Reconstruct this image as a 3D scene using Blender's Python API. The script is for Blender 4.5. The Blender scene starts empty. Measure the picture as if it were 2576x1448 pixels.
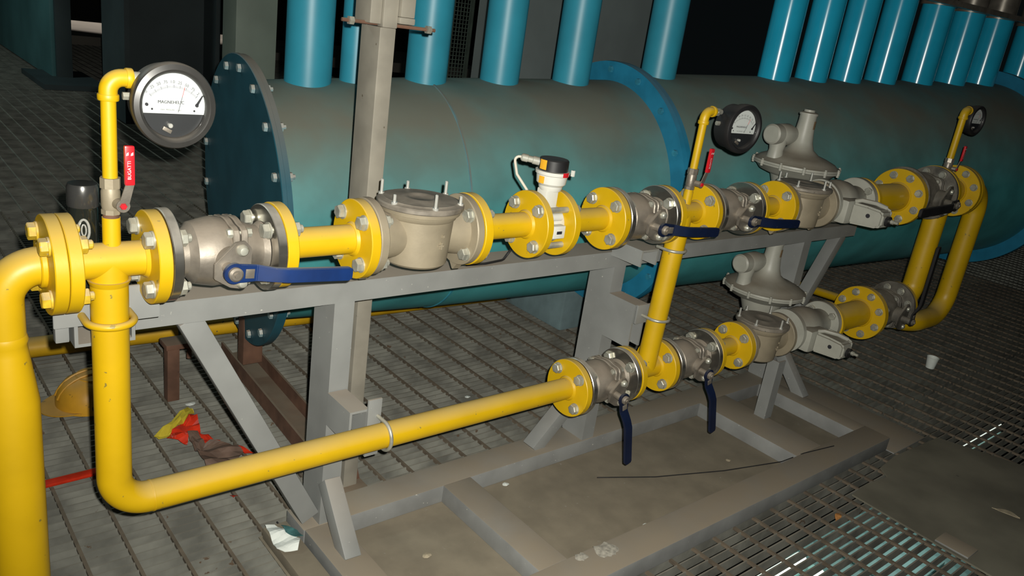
import bpy, bmesh, math, random
from mathutils import Vector, Matrix
random.seed(7)
C = bpy.context.scene.collection
SC = bpy.context.scene
H = 0.864            # the upper pipe axis runs this high above the deck; everything is lifted by H at the end

# ------------------------------------------------------------------ camera, world, flash, exposure
cam = bpy.data.cameras.new('camera'); camo = bpy.data.objects.new('camera', cam); C.objects.link(camo)
CAMP = Vector((-0.3381, -1.3899, 0.4848))
RT = Vector((0.76454, -0.62966, 0.13786)); DN = Vector((-0.10619, -0.33400, -0.93657)); FW = Vector((0.63577, 0.70141, -0.32222))
camo.matrix_world = Matrix(((RT.x, -DN.x, -FW.x, CAMP.x), (RT.y, -DN.y, -FW.y, CAMP.y), (RT.z, -DN.z, -FW.z, CAMP.z), (0, 0, 0, 1)))
cam.sensor_width = 36.0; cam.lens = 36.0 * 2007.66 / 2576.0; cam.clip_start = 0.02; cam.clip_end = 200
SC.camera = camo
w = bpy.data.worlds.new('hall_darkness'); SC.world = w; w.use_nodes = True
w.node_tree.nodes['Background'].inputs[0].default_value = (0.55, 0.75, 0.8, 1)
w.node_tree.nodes['Background'].inputs[1].default_value = 0.004
SC.view_settings.view_transform = 'Standard'; SC.view_settings.look = 'None'
SC.view_settings.exposure = 0.0; SC.view_settings.gamma = 1.0; SC.view_settings.use_curve_mapping = False

def lamp(name, kind, loc, power, col=(1, 1, 1), **kw):
    l = bpy.data.lights.new(name, kind); l.energy = power; l.color = col
    for k, v in kw.items(): setattr(l, k, v)
    o = bpy.data.objects.new(name, l); C.objects.link(o); o.location = loc
    return o
fl = lamp('camera_flash', 'SPOT', CAMP + RT * 0.028 - DN * 0.027 - FW * 0.01, 268.0, (1.0, 0.97, 0.88), spot_size=math.radians(120), spot_blend=1.0, shadow_soft_size=0.007)
fl.rotation_euler = (FW + RT * 0.06 - DN * 0.13).to_track_quat('-Z', 'Y').to_euler()
hall = lamp('background_fill', 'AREA', (-2.5, 6.0, 4.2), 110.0, (0.8, 1.0, 0.95), shape='RECTANGLE', size=3.0, size_y=1.0)  # added fill with no visible source, brightens the background and teal leg
low = lamp('lower_level_lamp', 'AREA', (3.2, -0.3, -1.15), 1.5, (0.85, 1.0, 0.95), shape='RECTANGLE', size=0.8, size_y=0.2)
day = lamp('yard_daylight', 'SPOT', (4.6, 17.0, 3.0), 420.0, (1.0, 0.93, 0.85), spot_size=math.radians(70), spot_blend=0.3)

# ------------------------------------------------------------------ materials
def mat(name, base, rough=0.5, metal=0.0, var=0.12, scale=14.0, dust=0.0, dustc=(0.30, 0.255, 0.19), d0=0.25, d1=0.95, chips=0.0, chipc=(0.12, 0.10, 0.07), cscale=0, bump=0.0, bscale=80.0, spec=0.5, coat=0.0):
    m = bpy.data.materials.new(name); m.use_nodes = True
    nt = m.node_tree; N = nt.nodes; L = nt.links
    b = N['Principled BSDF']; b.inputs['Roughness'].default_value = rough; b.inputs['Metallic'].default_value = metal
    b.inputs['Specular IOR Level'].default_value = spec; b.inputs['Coat Weight'].default_value = coat
    tc = N.new('ShaderNodeTexCoord')
    geo = N.new('ShaderNodeNewGeometry')
    pos = geo.outputs['Position']
    nz = N.new('ShaderNodeTexNoise'); nz.inputs['Scale'].default_value = scale; nz.inputs['Detail'].default_value = 6; L.new(pos, nz.inputs['Vector'])
    def mix(fac, a, bb):
        x = N.new('ShaderNodeMix'); x.data_type = 'RGBA'
        if hasattr(fac, 'links'): L.new(fac, x.inputs[0])
        else: x.inputs[0].default_value = fac
        for s, v in ((6, a), (7, bb)):
            if hasattr(v, 'links'): L.new(v, x.inputs[s])
            else: x.inputs[s].default_value = (*v, 1)
        return x.outputs[2]
    def rng(v, a, bb, c=0.0, d=1.0):
        x = N.new('ShaderNodeMapRange'); L.new(v, x.inputs[0])
        for i, q in enumerate((a, bb, c, d)): x.inputs[i + 1].default_value = q
        return x.outputs[0]
    lo = tuple(c * (1 - var) for c in base); hi = tuple(min(1, c * (1 + var)) for c in base)
    col = mix(rng(nz.outputs[0], 0.35, 0.65), lo, hi)
    if chips > 0:
        n2 = N.new('ShaderNodeTexNoise'); n2.inputs['Scale'].default_value = cscale or scale * 3.1; n2.inputs['Detail'].default_value = 8; L.new(pos, n2.inputs['Vector'])
        col = mix(rng(n2.outputs[0], 0.72 - chips * 0.1, 0.74 - chips * 0.1), col, chipc)
    if dust > 0:
        sp = N.new('ShaderNodeSeparateXYZ'); L.new(geo.outputs['Normal'], sp.inputs[0])
        n3 = N.new('ShaderNodeTexNoise'); n3.inputs['Scale'].default_value = scale * 0.6; n3.inputs['Detail'].default_value = 5; L.new(pos, n3.inputs['Vector'])
        mu = N.new('ShaderNodeMath'); mu.operation = 'MULTIPLY'; L.new(rng(sp.outputs[2], d0, d1, 0, dust), mu.inputs[0]); L.new(rng(n3.outputs[0], 0.25, 0.6, 0.55, 1.0), mu.inputs[1])
        col = mix(mu.outputs[0], col, dustc)
        if metal > 0: L.new(rng(mu.outputs[0], 0, 1, metal, 0.0), b.inputs['Metallic'])
        L.new(rng(mu.outputs[0], 0, 1, rough, 0.9), b.inputs['Roughness'])
    L.new(col, b.inputs['Base Color'])
    if bump > 0:
        n4 = N.new('ShaderNodeTexNoise'); n4.inputs['Scale'].default_value = bscale; n4.inputs['Detail'].default_value = 4; L.new(pos, n4.inputs['Vector'])
        bp = N.new('ShaderNodeBump'); bp.inputs['Strength'].default_value = bump; bp.inputs['Distance'].default_value = 0.002
        L.new(n4.outputs[0], bp.inputs['Height']); L.new(bp.outputs[0], b.inputs['Normal'])
    return m
M = {}
M['yellow'] = mat('yellow_paint', (0.54, 0.335, 0.0025), 0.44, 0, 0.06, 9, 0.75, (0.42, 0.31, 0.12), 0.35, 1.0, 0.22, (0.22, 0.17, 0.03), 60, 0.08, 60)
M['yellow_old'] = mat('yellow_paint_floor_pipe', (0.62, 0.36, 0.01), 0.5, 0, 0.15, 9, 0.7, (0.32, 0.25, 0.13), 0.4, 1.0, 0.5)
M['bolt'] = mat('zinc_bolt', (0.42, 0.42, 0.36), 0.38, 0.55, 0.2, 40, 0.5, (0.36, 0.31, 0.22), 0.3, 1.0)
M['stainless'] = mat('cast_stainless', (0.28, 0.25, 0.21), 0.38, 0.65, 0.2, 30, 0.85, (0.20, 0.165, 0.125), 0.0, 0.8, 0.0, (0.1, 0.1, 0.1), 0, 0.12, 180)
M['stainless_rim'] = mat('turned_stainless', (0.55, 0.53, 0.48), 0.22, 0.95, 0.08, 40, 0.6, (0.34, 0.29, 0.22), 0.3, 1.0)
M['dirty_steel'] = mat('dirty_cast_steel', (0.13, 0.12, 0.10), 0.6, 0.3, 0.4, 22, 0.6, (0.24, 0.21, 0.16), 0.2, 1.0, 0.4, (0.06, 0.05, 0.04), 0, 0.3, 90)
M['alu'] = mat('dusty_cast_aluminium', (0.275, 0.235, 0.165), 0.5, 0.2, 0.10, 18, 0.7, (0.20, 0.165, 0.125), 0.3, 1.0, 0.0, (0.1, 0.1, 0.1), 0, 0.08, 200)
M['alu_lid'] = mat('dusty_aluminium_lid', (0.22, 0.195, 0.16), 0.5, 0.3, 0.30, 28, 0.55, (0.17, 0.145, 0.115), 0.3, 1.0, 0.3, (0.12, 0.11, 0.09))
M['chrome'] = mat('bright_stud', (0.52, 0.52, 0.48), 0.25, 0.45, 0.05)
M['powder'] = mat('white_powder', (0.36, 0.34, 0.29), 0.9, 0, 0.3, 90)
M['bolt_yellow'] = mat('overpainted_bolt', (0.50, 0.33, 0.02), 0.5, 0, 0.25, 60, 0.8, (0.40, 0.33, 0.22), 0.2, 0.9, 0.6, (0.34, 0.32, 0.26), 90)
M['frame'] = mat('grey_painted_steel', (0.225, 0.232, 0.225), 0.5, 0.0, 0.10, 7, 0.85, (0.33, 0.275, 0.215), 0.6, 1.0, 0.12, (0.45, 0.45, 0.41), 110)
M['frame_base'] = mat('dusty_grey_base', (0.22, 0.225, 0.22), 0.65, 0.0, 0.15, 9, 0.95, (0.27, 0.225, 0.165), 0.5, 0.9, 0.1, (0.5, 0.5, 0.45), 110)
M['column'] = mat('galvanised_column', (0.285, 0.265, 0.22), 0.45, 0.15, 0.12, 12, 0.3, chips=0.1)
M['blue'] = mat('blue_handle_paint', (0.003, 0.018, 0.085), 0.42, 0, 0.15, 20, 0.8, (0.20, 0.205, 0.195), 0.4, 0.95, 0.1, (0.2, 0.2, 0.2))
M['blue_dim'] = mat('dark_navy_lever_paint', (0.003, 0.008, 0.030), 0.45, 0, 0.15, 20, 0.6, (0.11, 0.11, 0.10), 0.5, 1.0, 0.1, (0.12, 0.12, 0.12))  # same lever blue, colour darkened for the weaker light on farther valves
M['black'] = mat('black_rubber', (0.012, 0.012, 0.013), 0.5, 0, 0.2, 20, 0.4, (0.12, 0.11, 0.10), 0.6, 1.0)
M['bezel'] = mat('grey_black_bezel', (0.034, 0.033, 0.031), 0.36, 0.15, 0.1, 30, 0.6, (0.20, 0.175, 0.145), 0.5, 1.0)
M['dial'] = mat('white_dial', (0.60, 0.64, 0.62), 0.6, 0, 0.01)
M['dial_dark'] = mat('dark_dial_plate', (0.018, 0.020, 0.022), 0.45, 0.1, 0.1)
M['ink'] = mat('black_ink', (0.015, 0.015, 0.02), 0.6, 0, 0.02)
M['red'] = mat('red_vinyl', (0.50, 0.012, 0.02), 0.35, 0, 0.08, 30)
M['redflat'] = mat('red_pointer', (0.75, 0.02, 0.03), 0.5, 0, 0.02)
M['white'] = mat('white_paint', (0.34, 0.34, 0.295), 0.45, 0, 0.06, 20, 0.85, (0.175, 0.145, 0.105), 0.25, 0.95)
M['white_plastic'] = mat('white_plastic', (0.60, 0.60, 0.55), 0.4, 0, 0.03, 20, 0.35, (0.45, 0.42, 0.35), 0.6, 1.0)
M['orange_label'] = mat('orange_sticker', (0.72, 0.36, 0.02), 0.5, 0, 0.05)
M['brown_label'] = mat('brown_tag', (0.20, 0.14, 0.08), 0.6, 0, 0.15)
M['cable'] = mat('pale_cable', (0.55, 0.50, 0.42), 0.5, 0, 0.08)
M['tank'] = mat('dusty_teal_shell', (0.058, 0.29, 0.305), 0.55, 0, 0.22, 5, 0.90, (0.175, 0.160, 0.120), 0.05, 0.75, 0.0, (0.1, 0.1, 0.1), 0, 0.04, 50)
M['tank_flange'] = mat('blue_flange_paint', (0.018, 0.21, 0.36), 0.45, 0, 0.12, 12, 0.6, (0.15, 0.14, 0.11), 0.5, 1.0)
M['seam'] = mat('blue_seam_paint', (0.04, 0.26, 0.35), 0.5, 0, 0.2, 12, 0.97, (0.175, 0.16, 0.12), -0.25, 0.5)
M['blind'] = mat('dark_teal_cover', (0.018, 0.092, 0.128), 0.42, 0, 0.12, 6, 0.8, (0.30, 0.24, 0.18), 0.35, 1.0)
M['riser'] = mat('blue_pipe_paint', (0.030, 0.27, 0.38), 0.42, 0, 0.06, 8, 0.0, spec=0.5)
M['riser_glossy'] = mat('glossy_blue_pipe_paint', (0.018, 0.40, 0.62), 0.2, 0, 0.06, 8, 0.0, spec=0.5)
M['ring_bolt'] = mat('painted_over_bolt', (0.03, 0.22, 0.33), 0.5, 0, 0.3, 30, 0.4, (0.15, 0.14, 0.11), 0.4, 1.0)
M['hose'] = mat('grey_hose', (0.22, 0.20, 0.17), 0.35, 0.5, 0.2, 20)
M['bluebolt'] = mat('pale_blue_bolt', (0.30, 0.42, 0.44), 0.45, 0.2, 0.2, 30, 0.8, (0.42, 0.28, 0.19), 0.1, 0.8)
M['grating'] = mat('galvanised_grating', (0.205, 0.205, 0.178), 0.7, 0.1, 0.32, 9, 0.5, (0.20, 0.17, 0.13), 0.6, 1.0, 0.3, (0.13, 0.09, 0.06))
M['rod'] = mat('rusty_cross_rod', (0.115, 0.090, 0.064), 0.8, 0, 0.3, 20, 0.4, (0.17, 0.14, 0.10), 0.3, 1.0)
M['plate'] = mat('dusty_floor_plate', (0.215, 0.185, 0.135), 0.85, 0, 0.12, 11, 0.0, chips=0.2, cscale=55, chipc=(0.27, 0.25, 0.21), bump=0.1, bscale=120)
M['plate_dark'] = mat('dark_cover_plate', (0.165, 0.155, 0.118), 0.8, 0, 0.22, 4, 0.0, chips=0.2, chipc=(0.10, 0.09, 0.07), bump=0.1, bscale=120)
M['rust'] = mat('rusty_steel', (0.125, 0.062, 0.038), 0.8, 0, 0.25, 14, 0.75, (0.19, 0.16, 0.115), 0.4, 1.0, 0.2, (0.06, 0.03, 0.02))
M['plinth'] = mat('blue_grey_plinth', (0.16, 0.23, 0.245), 0.8, 0, 0.15, 10, 0.3)
M['panel'] = mat('grey_blue_duct', (0.155, 0.185, 0.185), 0.6, 0, 0.08, 4, 0.3)
M['greencol'] = mat('grey_green_column', (0.145, 0.18, 0.15), 0.6, 0, 0.10, 5)
M['darkcol'] = mat('dark_blue_column', (0.055, 0.075, 0.08), 0.6, 0, 0.15, 2)
M['tealcol'] = mat('teal_machine_leg', (0.10, 0.25, 0.26), 0.6, 0, 0.2, 1.2)
M['mesh'] = mat('dark_green_mesh', (0.03, 0.045, 0.035), 0.7, 0, 0.2, 20)
M['concrete'] = mat('pale_concrete', (0.42, 0.38, 0.33), 0.9, 0, 0.15, 1.0)
M['helmet'] = mat('yellow_brown_helmet', (0.55, 0.28, 0.02), 0.45, 0, 0.12, 14, 0.4, (0.30, 0.22, 0.10), 0.5, 1.0, 0.4, (0.15, 0.09, 0.02))
M['bagred'] = mat('red_wrapper_film', (0.55, 0.03, 0.01), 0.3, 0, 0.2, 30)
M['bagyellow'] = mat('yellow_wrapper_film', (0.62, 0.50, 0.05), 0.3, 0, 0.1, 30)
M['bagbrown'] = mat('brown_wrapper_patch', (0.12, 0.075, 0.055), 0.5, 0, 0.2, 30)
M['paper'] = mat('white_paper', (0.70, 0.74, 0.70), 0.6, 0, 0.05)
M['paper_green'] = mat('dark_green_print', (0.05, 0.14, 0.14), 0.5, 0, 0.3, 60)
M['leaf'] = mat('dry_leaf', (0.40, 0.34, 0.24), 0.8, 0, 0.15, 40)
M['leaf_orange'] = mat('orange_leaf', (0.45, 0.20, 0.06), 0.7, 0, 0.3, 60)
M['lowteal'] = mat('lower_deck_teal', (0.30, 0.50, 0.48), 0.6, 0, 0.2, 3)
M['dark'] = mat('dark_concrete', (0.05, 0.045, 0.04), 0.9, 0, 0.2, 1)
M['blackgloss'] = mat('black_glossy_glass', (0.012, 0.014, 0.012), 0.06, 0, 0.1, 20, spec=0.8, coat=0.6)
M['capchrome'] = mat('dark_chrome_cap', (0.16, 0.16, 0.155), 0.2, 0.8, 0.1)
g = bpy.data.materials.new('gauge_glass'); g.use_nodes = True; nt = g.node_tree
for n in list(nt.nodes): nt.nodes.remove(n)
out = nt.nodes.new('ShaderNodeOutputMaterial'); tr = nt.nodes.new('ShaderNodeBsdfTransparent'); gl = nt.nodes.new('ShaderNodeBsdfGlossy'); gl.inputs['Roughness'].default_value = 0.04
mx = nt.nodes.new('ShaderNodeMixShader'); mx.inputs[0].default_value = 0.06
nt.links.new(tr.outputs[0], mx.inputs[1]); nt.links.new(gl.outputs[0], mx.inputs[2]); nt.links.new(mx.outputs[0], out.inputs[0]); M['glass'] = g
tube_em = bpy.data.materials.new('lit_tube'); tube_em.use_nodes = True
tube_em.node_tree.nodes['Principled BSDF'].inputs['Emission Color'].default_value = (0.9, 1, 0.9, 1)
tube_em.node_tree.nodes['Principled BSDF'].inputs['Emission Strength'].default_value = 0.9; M['tube'] = tube_em

# ------------------------------------------------------------------ mesh helpers
def V(*a): return Vector(a)
def axmat(c, d):
    d = Vector(d).normalized(); q = d.to_track_quat('Z', 'Y')
    return Matrix.Translation(Vector(c)) @ q.to_matrix().to_4x4()
AX = {'x': (1, 0, 0), 'y': (0, 1, 0), 'z': (0, 0, 1), '-y': (0, -1, 0), '-x': (-1, 0, 0), '-z': (0, 0, -1)}
def lathe(bm, prof, c=(0, 0, 0), ax='z', seg=32, lob=None):
    """prof = [(h, r), ...] revolved about the axis through c; ends at r = 0 close the solid."""
    d = AX[ax] if isinstance(ax, str) else ax
    m = axmat(c, d); rings = []
    for h, r in prof:
        if r <= 1e-7: rings.append([bm.verts.new(m @ V(0, 0, h))])
        else:
            rings.append([bm.verts.new(m @ V(r * math.cos(2 * math.pi * i / seg) * (lob(2 * math.pi * i / seg) if lob else 1), r * math.sin(2 * math.pi * i / seg) * (lob(2 * math.pi * i / seg) if lob else 1), h)) for i in range(seg)])
    for a, b in zip(rings, rings[1:]):
        if len(a) == 1 and len(b) == 1: continue
        for i in range(seg):
            j = (i + 1) % seg
            if len(a) == 1: bm.faces.new((a[0], b[j], b[i])[::-1])
            elif len(b) == 1: bm.faces.new((a[i], a[j], b[0]))
            else: bm.faces.new((a[i], a[j], b[j], b[i]))
    return bm
def cyl(bm, a, b, r, seg=24, bev=0.0):
    a = Vector(a); b = Vector(b); L = (b - a).length
    if bev: pr = [(0, 0), (0, r - bev), (bev, r), (L - bev, r), (L, r - bev), (L, 0)]
    else: pr = [(0, 0), (0, r), (L, r), (L, 0)]
    return lathe(bm, pr, a, b - a, seg)
def box(bm, mn, mx_, bev=0.0, mtx=None):
    r = bmesh.ops.create_cube(bm, size=1.0)
    vs = r['verts']
    for v in vs:
        v.co = Vector([(mn[i] + mx_[i]) / 2 + v.co[i] * (mx_[i] - mn[i]) for i in range(3)])
    if bev:
        es = list({e for v in vs for e in v.link_edges})
        bmesh.ops.bevel(bm, geom=es, offset=bev, segments=2, affect='EDGES', profile=0.6)
    return bm
def obox(bm, c, ux, uy, uz, sx, sy, sz, bev=0.0):
    t = bmesh.new(); box(t, (-sx / 2, -sy / 2, -sz / 2), (sx / 2, sy / 2, sz / 2), bev)
    ux, uy, uz = (Vector(q).normalized() for q in (ux, uy, uz)); c = Vector(c)
    m = Matrix(((ux.x, uy.x, uz.x, c.x), (ux.y, uy.y, uz.y, c.y), (ux.z, uy.z, uz.z, c.z), (0, 0, 0, 1)))
    merge(bm, t, m)
def merge(bm, t, m=None):
    if m is not None: bmesh.ops.transform(t, matrix=m, verts=t.verts)
    me = bpy.data.meshes.new('tmp'); t.to_mesh(me); t.free(); bm.from_mesh(me); bpy.data.meshes.remove(me)
def tube(bm, pts, r, seg=20, closed=False, cap=True):
    pts = [Vector(p) for p in pts]; n = len(pts)
    rr = r if isinstance(r, (list, tuple)) else [r] * n
    up = None; rings = []
    for i, p in enumerate(pts):
        if closed: t = (pts[(i + 1) % n] - pts[i - 1]).normalized()
        else: t = (pts[min(i + 1, n - 1)] - pts[max(i - 1, 0)]).normalized()
        if up is None:
            up = Vector((0, 0, 1)) if abs(t.z) < 0.9 else Vector((1, 0, 0))
        s = t.cross(up).normalized(); up = s.cross(t).normalized()
        rings.append([bm.verts.new(p + (s * math.cos(2 * math.pi * k / seg) + up * math.sin(2 * math.pi * k / seg)) * rr[i]) for k in range(seg)])
    for i in range(n if closed else n - 1):
        a = rings[i]; b = rings[(i + 1) % n]
        for k in range(seg): bm.faces.new((a[k], a[(k + 1) % seg], b[(k + 1) % seg], b[k]))
    if cap and not closed: bm.faces.new(rings[0][::-1]); bm.faces.new(rings[-1])
    return bm
def fillet(pts, r, n=8):
    pts = [Vector(p) for p in pts]; out_ = [pts[0]]
    for i in range(1, len(pts) - 1):
        a, b, c = pts[i - 1], pts[i], pts[i + 1]
        u = (a - b).normalized(); v = (c - b).normalized()
        ang = u.angle(v); d = r / math.tan(ang / 2); cen = b + (u + v).normalized() * (r / math.sin(ang / 2))
        s = b + u * d - cen; e = b + v * d - cen
        for k in range(n + 1):
            t = k / n; th = s.angle(e)
            out_.append(cen + (s * math.sin((1 - t) * th) + e * math.sin(t * th)) / math.sin(th))
    out_.append(pts[-1]); return out_
def prism(bm, poly, ext, bev=0.0):
    vs = [bm.verts.new(Vector(p)) for p in poly]; f = bm.faces.new(vs); ext = Vector(ext)
    r = bmesh.ops.extrude_face_region(bm, geom=[f]); nv = [e for e in r['geom'] if isinstance(e, bmesh.types.BMVert)]
    for v in nv: v.co += ext
    if bev:
        es = list({e for v in vs + nv for e in v.link_edges}); bmesh.ops.bevel(bm, geom=es, offset=bev, segments=2, affect='EDGES')
    return bm
def channel(bm, a, b, web_dir, fl_dir, web, flg, t=0.006):
    """C section from a to b: the web spans web_dir from the corner, flanges point along fl_dir."""
    a = Vector(a); b = Vector(b); u = Vector(web_dir).normalized(); v = Vector(fl_dir).normalized()
    pr = [(0, 0), (web, 0), (web, flg), (web - t, flg), (web - t, t), (t, t), (t, flg), (0, flg)]
    return prism(bm, [a + u * p + v * q for p, q in pr], b - a)
ORG = {}
def finish(bm, smooth=True, ang=35):
    bmesh.ops.recalc_face_normals(bm, faces=bm.faces)
    me = bpy.data.meshes.new('m'); bm.to_mesh(me); bm.free()
    if smooth:
        me.shade_smooth(); me.set_sharp_from_angle(angle=math.radians(ang))
    return me
def thing(name, label, cat, loc=(0, 0, 0), group=None, kind=None):
    o = bpy.data.objects.new(name, None); o.empty_display_size = 0.05; C.objects.link(o); o.location = loc
    if label: o['label'] = label
    if cat: o['category'] = cat
    if group: o['group'] = group
    if kind: o['kind'] = kind
    ORG[o] = Vector(loc); return o
def part(parent, name, bm, m, label=None, smooth=True, ang=35, local=False, pivot=None):
    """bm is in absolute coordinates unless local; pivot gives the part its own origin."""
    org = Vector((0, 0, 0)) if local else ORG[parent]
    pv = Vector(pivot) if pivot is not None else None
    sh = org if pv is None else pv
    bmesh.ops.translate(bm, vec=-sh, verts=bm.verts)
    me = finish(bm, smooth, ang); me.name = name
    o = bpy.data.objects.new(name, me); C.objects.link(o); o.parent = parent
    o.location = (pv - org) if pv is not None else (0, 0, 0)
    if m: me.materials.append(M[m] if isinstance(m, str) else m)
    if label: o['label'] = label
    ORG[o] = sh; return o
def inst(parent, name, me, loc, rot=None, label=None):
    o = bpy.data.objects.new(name, me); C.objects.link(o); o.parent = parent
    o.location = Vector(loc) - ORG[parent]
    if rot is not None: o.rotation_euler = rot
    if label: o['label'] = label
    ORG[o] = Vector(loc); return o
def solo(name, bm, m, label, cat, loc=(0, 0, 0), group=None, kind=None, smooth=True):
    bmesh.ops.translate(bm, vec=-Vector(loc), verts=bm.verts)
    me = finish(bm, smooth); me.name = name; o = bpy.data.objects.new(name, me); C.objects.link(o); o.location = loc
    me.materials.append(M[m])
    if label: o['label'] = label
    if cat: o['category'] = cat
    if group: o['group'] = group
    if kind: o['kind'] = kind
    ORG[o] = Vector(loc); return o
def dup(root, loc, label=None, group=None, rotz=None):
    r = root.copy(); C.objects.link(r); r.location = loc; ORG[r] = Vector(loc)
    if label: r['label'] = label
    if group: r['group'] = group
    if rotz is not None: r.rotation_euler = (0, 0, rotz)
    for ch in list(root.children):
        c = ch.copy(); C.objects.link(c); c.parent = r
        for g_ in list(ch.children):
            d = g_.copy(); C.objects.link(d); d.parent = c
    return r
_TXT = {}
def text_mesh(s, size, ext=0.0, off=0.0):
    k = (s, size, off)
    if k in _TXT: return _TXT[k]
    cu = bpy.data.curves.new('t', 'FONT'); cu.body = s; cu.size = size; cu.align_x = 'CENTER'; cu.align_y = 'CENTER'; cu.extrude = ext; cu.offset = off
    o = bpy.data.objects.new('t', cu); C.objects.link(o)
    dg = bpy.context.evaluated_depsgraph_get(); me = bpy.data.meshes.new_from_object(o.evaluated_get(dg))
    bpy.data.objects.remove(o); _TXT[k] = me; return me
def add_text(bm, s, size, m, off=0.0):
    t = bmesh.new(); t.from_mesh(text_mesh(s, size, 0.0, off)); merge(bm, t, m)

# ---- bolts: one mesh per length, built along +x, head at x < 0
_B = {}
def bolt_mesh(L, d=0.016, m='bolt'):
    k = (round(L, 4), d, m)
    if k in _B: return _B[k]
    bm = bmesh.new(); af = d * 0.9
    lathe(bm, [(-0.003, 0), (-0.003, d * 1.0), (0, d * 1.0), (0, 0)], ax='x', seg=18)                   # washer
    lathe(bm, [(-0.003 - d * 0.72, 0), (-0.003 - d * 0.72, af * 0.85), (-0.003 - d * 0.62, af), (-0.003, af), (-0.003, 0)], ax='x', seg=6)
    lathe(bm, [(0, 0), (0, d * 0.48), (L + d * 1.25, d * 0.48), (L + d * 1.35, d * 0.38), (L + d * 1.35, 0)], ax='x', seg=12)
    lathe(bm, [(L, 0), (L, d * 1.0), (L + 0.003, d * 1.0), (L + 0.003, 0)], ax='x', seg=18)
    lathe(bm, [(L + 0.003, 0), (L + 0.003, af), (L + d * 0.75, af), (L + d * 0.85, af * 0.85), (L + d * 0.85, 0)], ax='x', seg=6)
    me = finish(bm, True, 28); me.name = 'bolt'; me.materials.append(M[m]); _B[k] = me; return me
def bolts(parent, x, L, z, n=4, pcd=0.125, d=0.016, y=0.0, a0=None, m='bolt'):
    a0 = math.pi / n if a0 is None else a0
    for i in range(n):
        a = a0 + 2 * math.pi * i / n
        inst(parent, 'bolt', bolt_mesh(L, d, m), (x, y + math.cos(a) * pcd / 2, z + math.sin(a) * pcd / 2), (random.random() * 1.0, 0, 0))
def flange_bm(x0, x1, z, r=0.0825, hub=0.036, hubside=0, y=0.0):
    bm = bmesh.new(); b = 0.0015
    lathe(bm, [(x0, 0), (x0, r - b), (x0 + b, r), (x1 - b, r), (x1, r - b), (x1, 0)], (0, y, z), 'x', 56)
    if hubside < 0: lathe(bm, [(x0 - 0.006, 0), (x0 - 0.006, hub - 0.004), (x0, hub), (x0, 0)], (0, y, z), 'x', 32)
    if hubside > 0: lathe(bm, [(x1, 0), (x1, hub), (x1 + 0.006, hub - 0.004), (x1 + 0.006, 0)], (0, y, z), 'x', 32)
    return bm
ZU, ZL = 0.010, -0.485      # axes of the upper and lower run (before the lift)
PR = 0.0302                 # 2 inch pipe
# ------------------------------------------------------------------ structure: deck gratings, plates, lower level
ZF = -0.864
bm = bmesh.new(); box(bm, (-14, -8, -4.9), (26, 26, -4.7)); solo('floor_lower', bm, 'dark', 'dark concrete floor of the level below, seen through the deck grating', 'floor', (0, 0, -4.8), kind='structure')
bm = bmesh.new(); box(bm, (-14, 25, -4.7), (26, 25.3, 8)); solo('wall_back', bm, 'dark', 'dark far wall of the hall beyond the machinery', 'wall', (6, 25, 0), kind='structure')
PXL, PYL = 1.2, 0.9
bm = bmesh.new(); box(bm, (-PXL / 2, -0.0022, -0.032), (PXL / 2, 0.0022, 0)); bar_me = finish(bm, False); bar_me.name = 'bearing_bar'; bar_me.materials.append(M['grating'])
bm = bmesh.new(); box(bm, (-0.0042, -PYL / 2 + 0.004, -0.007), (0.0042, PYL / 2 - 0.004, 0.0018)); rod_me = finish(bm, False); rod_me.name = 'cross_rod'; rod_me.materials.append(M['rod'])
gi = 0
for ix in range(-1, 5):
    for iy in range(-1, 4):
        cx = 0.07 + PXL * (ix + 0.5); cy = 0.0 + PYL * (iy + 0.5) - 0.2
        t = thing('floor_grating', 'galvanised deck grating panel of thin bars and cross rods', 'grating', (cx, cy, ZF - 0.004), 'deck grating panels around the pipe skid', 'structure')
        n = int(PYL / 0.030)
        for k in range(n): inst(t, 'bearing_bar', bar_me, (cx, cy - PYL / 2 + 0.015 + k * 0.030, ZF - 0.004))
        for k in range(12): inst(t, 'cross_rod', rod_me, (cx - PXL / 2 + 0.05 + 0.1 * k, cy, ZF - 0.004))
bm = bmesh.new()
y = 0.7 + PYL * 3 + 0.015
while y < 12.5:
    box(bm, (-1.13, y - 0.0022, ZF - 0.036), (6.0, y + 0.0022, ZF - 0.004)); y += 0.03
x = -1.08
while x < 6.0:
    box(bm, (x - 0.0042, 0.7 + PYL * 3, ZF - 0.012), (x + 0.0042, 12.5, ZF - 0.0022)); x += 0.1
solo('floor_grating', bm, 'grating', 'far stretch of deck grating running back into the dark hall', 'grating', (2.4, 8, ZF - 0.02), kind='stuff', smooth=False)
def deck(x0, x1, y0, y1, label):
    bm = bmesh.new(); y = y0 + 0.015
    while y < y1: box(bm, (x0, y - 0.0022, ZF - 0.036), (x1, y + 0.0022, ZF - 0.004)); y += 0.03
    x = x0 + 0.05
    while x < x1: box(bm, (x - 0.0042, y0, ZF - 0.011), (x + 0.0042, y1, ZF - 0.0022)); x += 0.1
    solo('floor_grating', bm, 'grating', label, 'grating', ((x0 + x1) / 2, (y0 + y1) / 2, ZF - 0.02), kind='stuff', smooth=False)
deck(-3.53, 8.47, -4.1, -1.1, 'stretch of deck grating in front of the skid, nearest the viewer')
deck(6.07, 8.47, -1.1, 3.4, 'stretch of deck grating at far right under the end of the tank')
deck(-3.53, -1.13, -1.1, 3.4, 'stretch of deck grating off to the left of the inlet pipe')
bm = bmesh.new(); box(bm, (-3.0, 13.9, ZF - 0.2), (12.0, 17.2, ZF)); solo('floor_yard', bm, 'concrete', 'pale concrete floor far behind, lit by daylight', 'floor', (4, 15, ZF), kind='structure')
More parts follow.
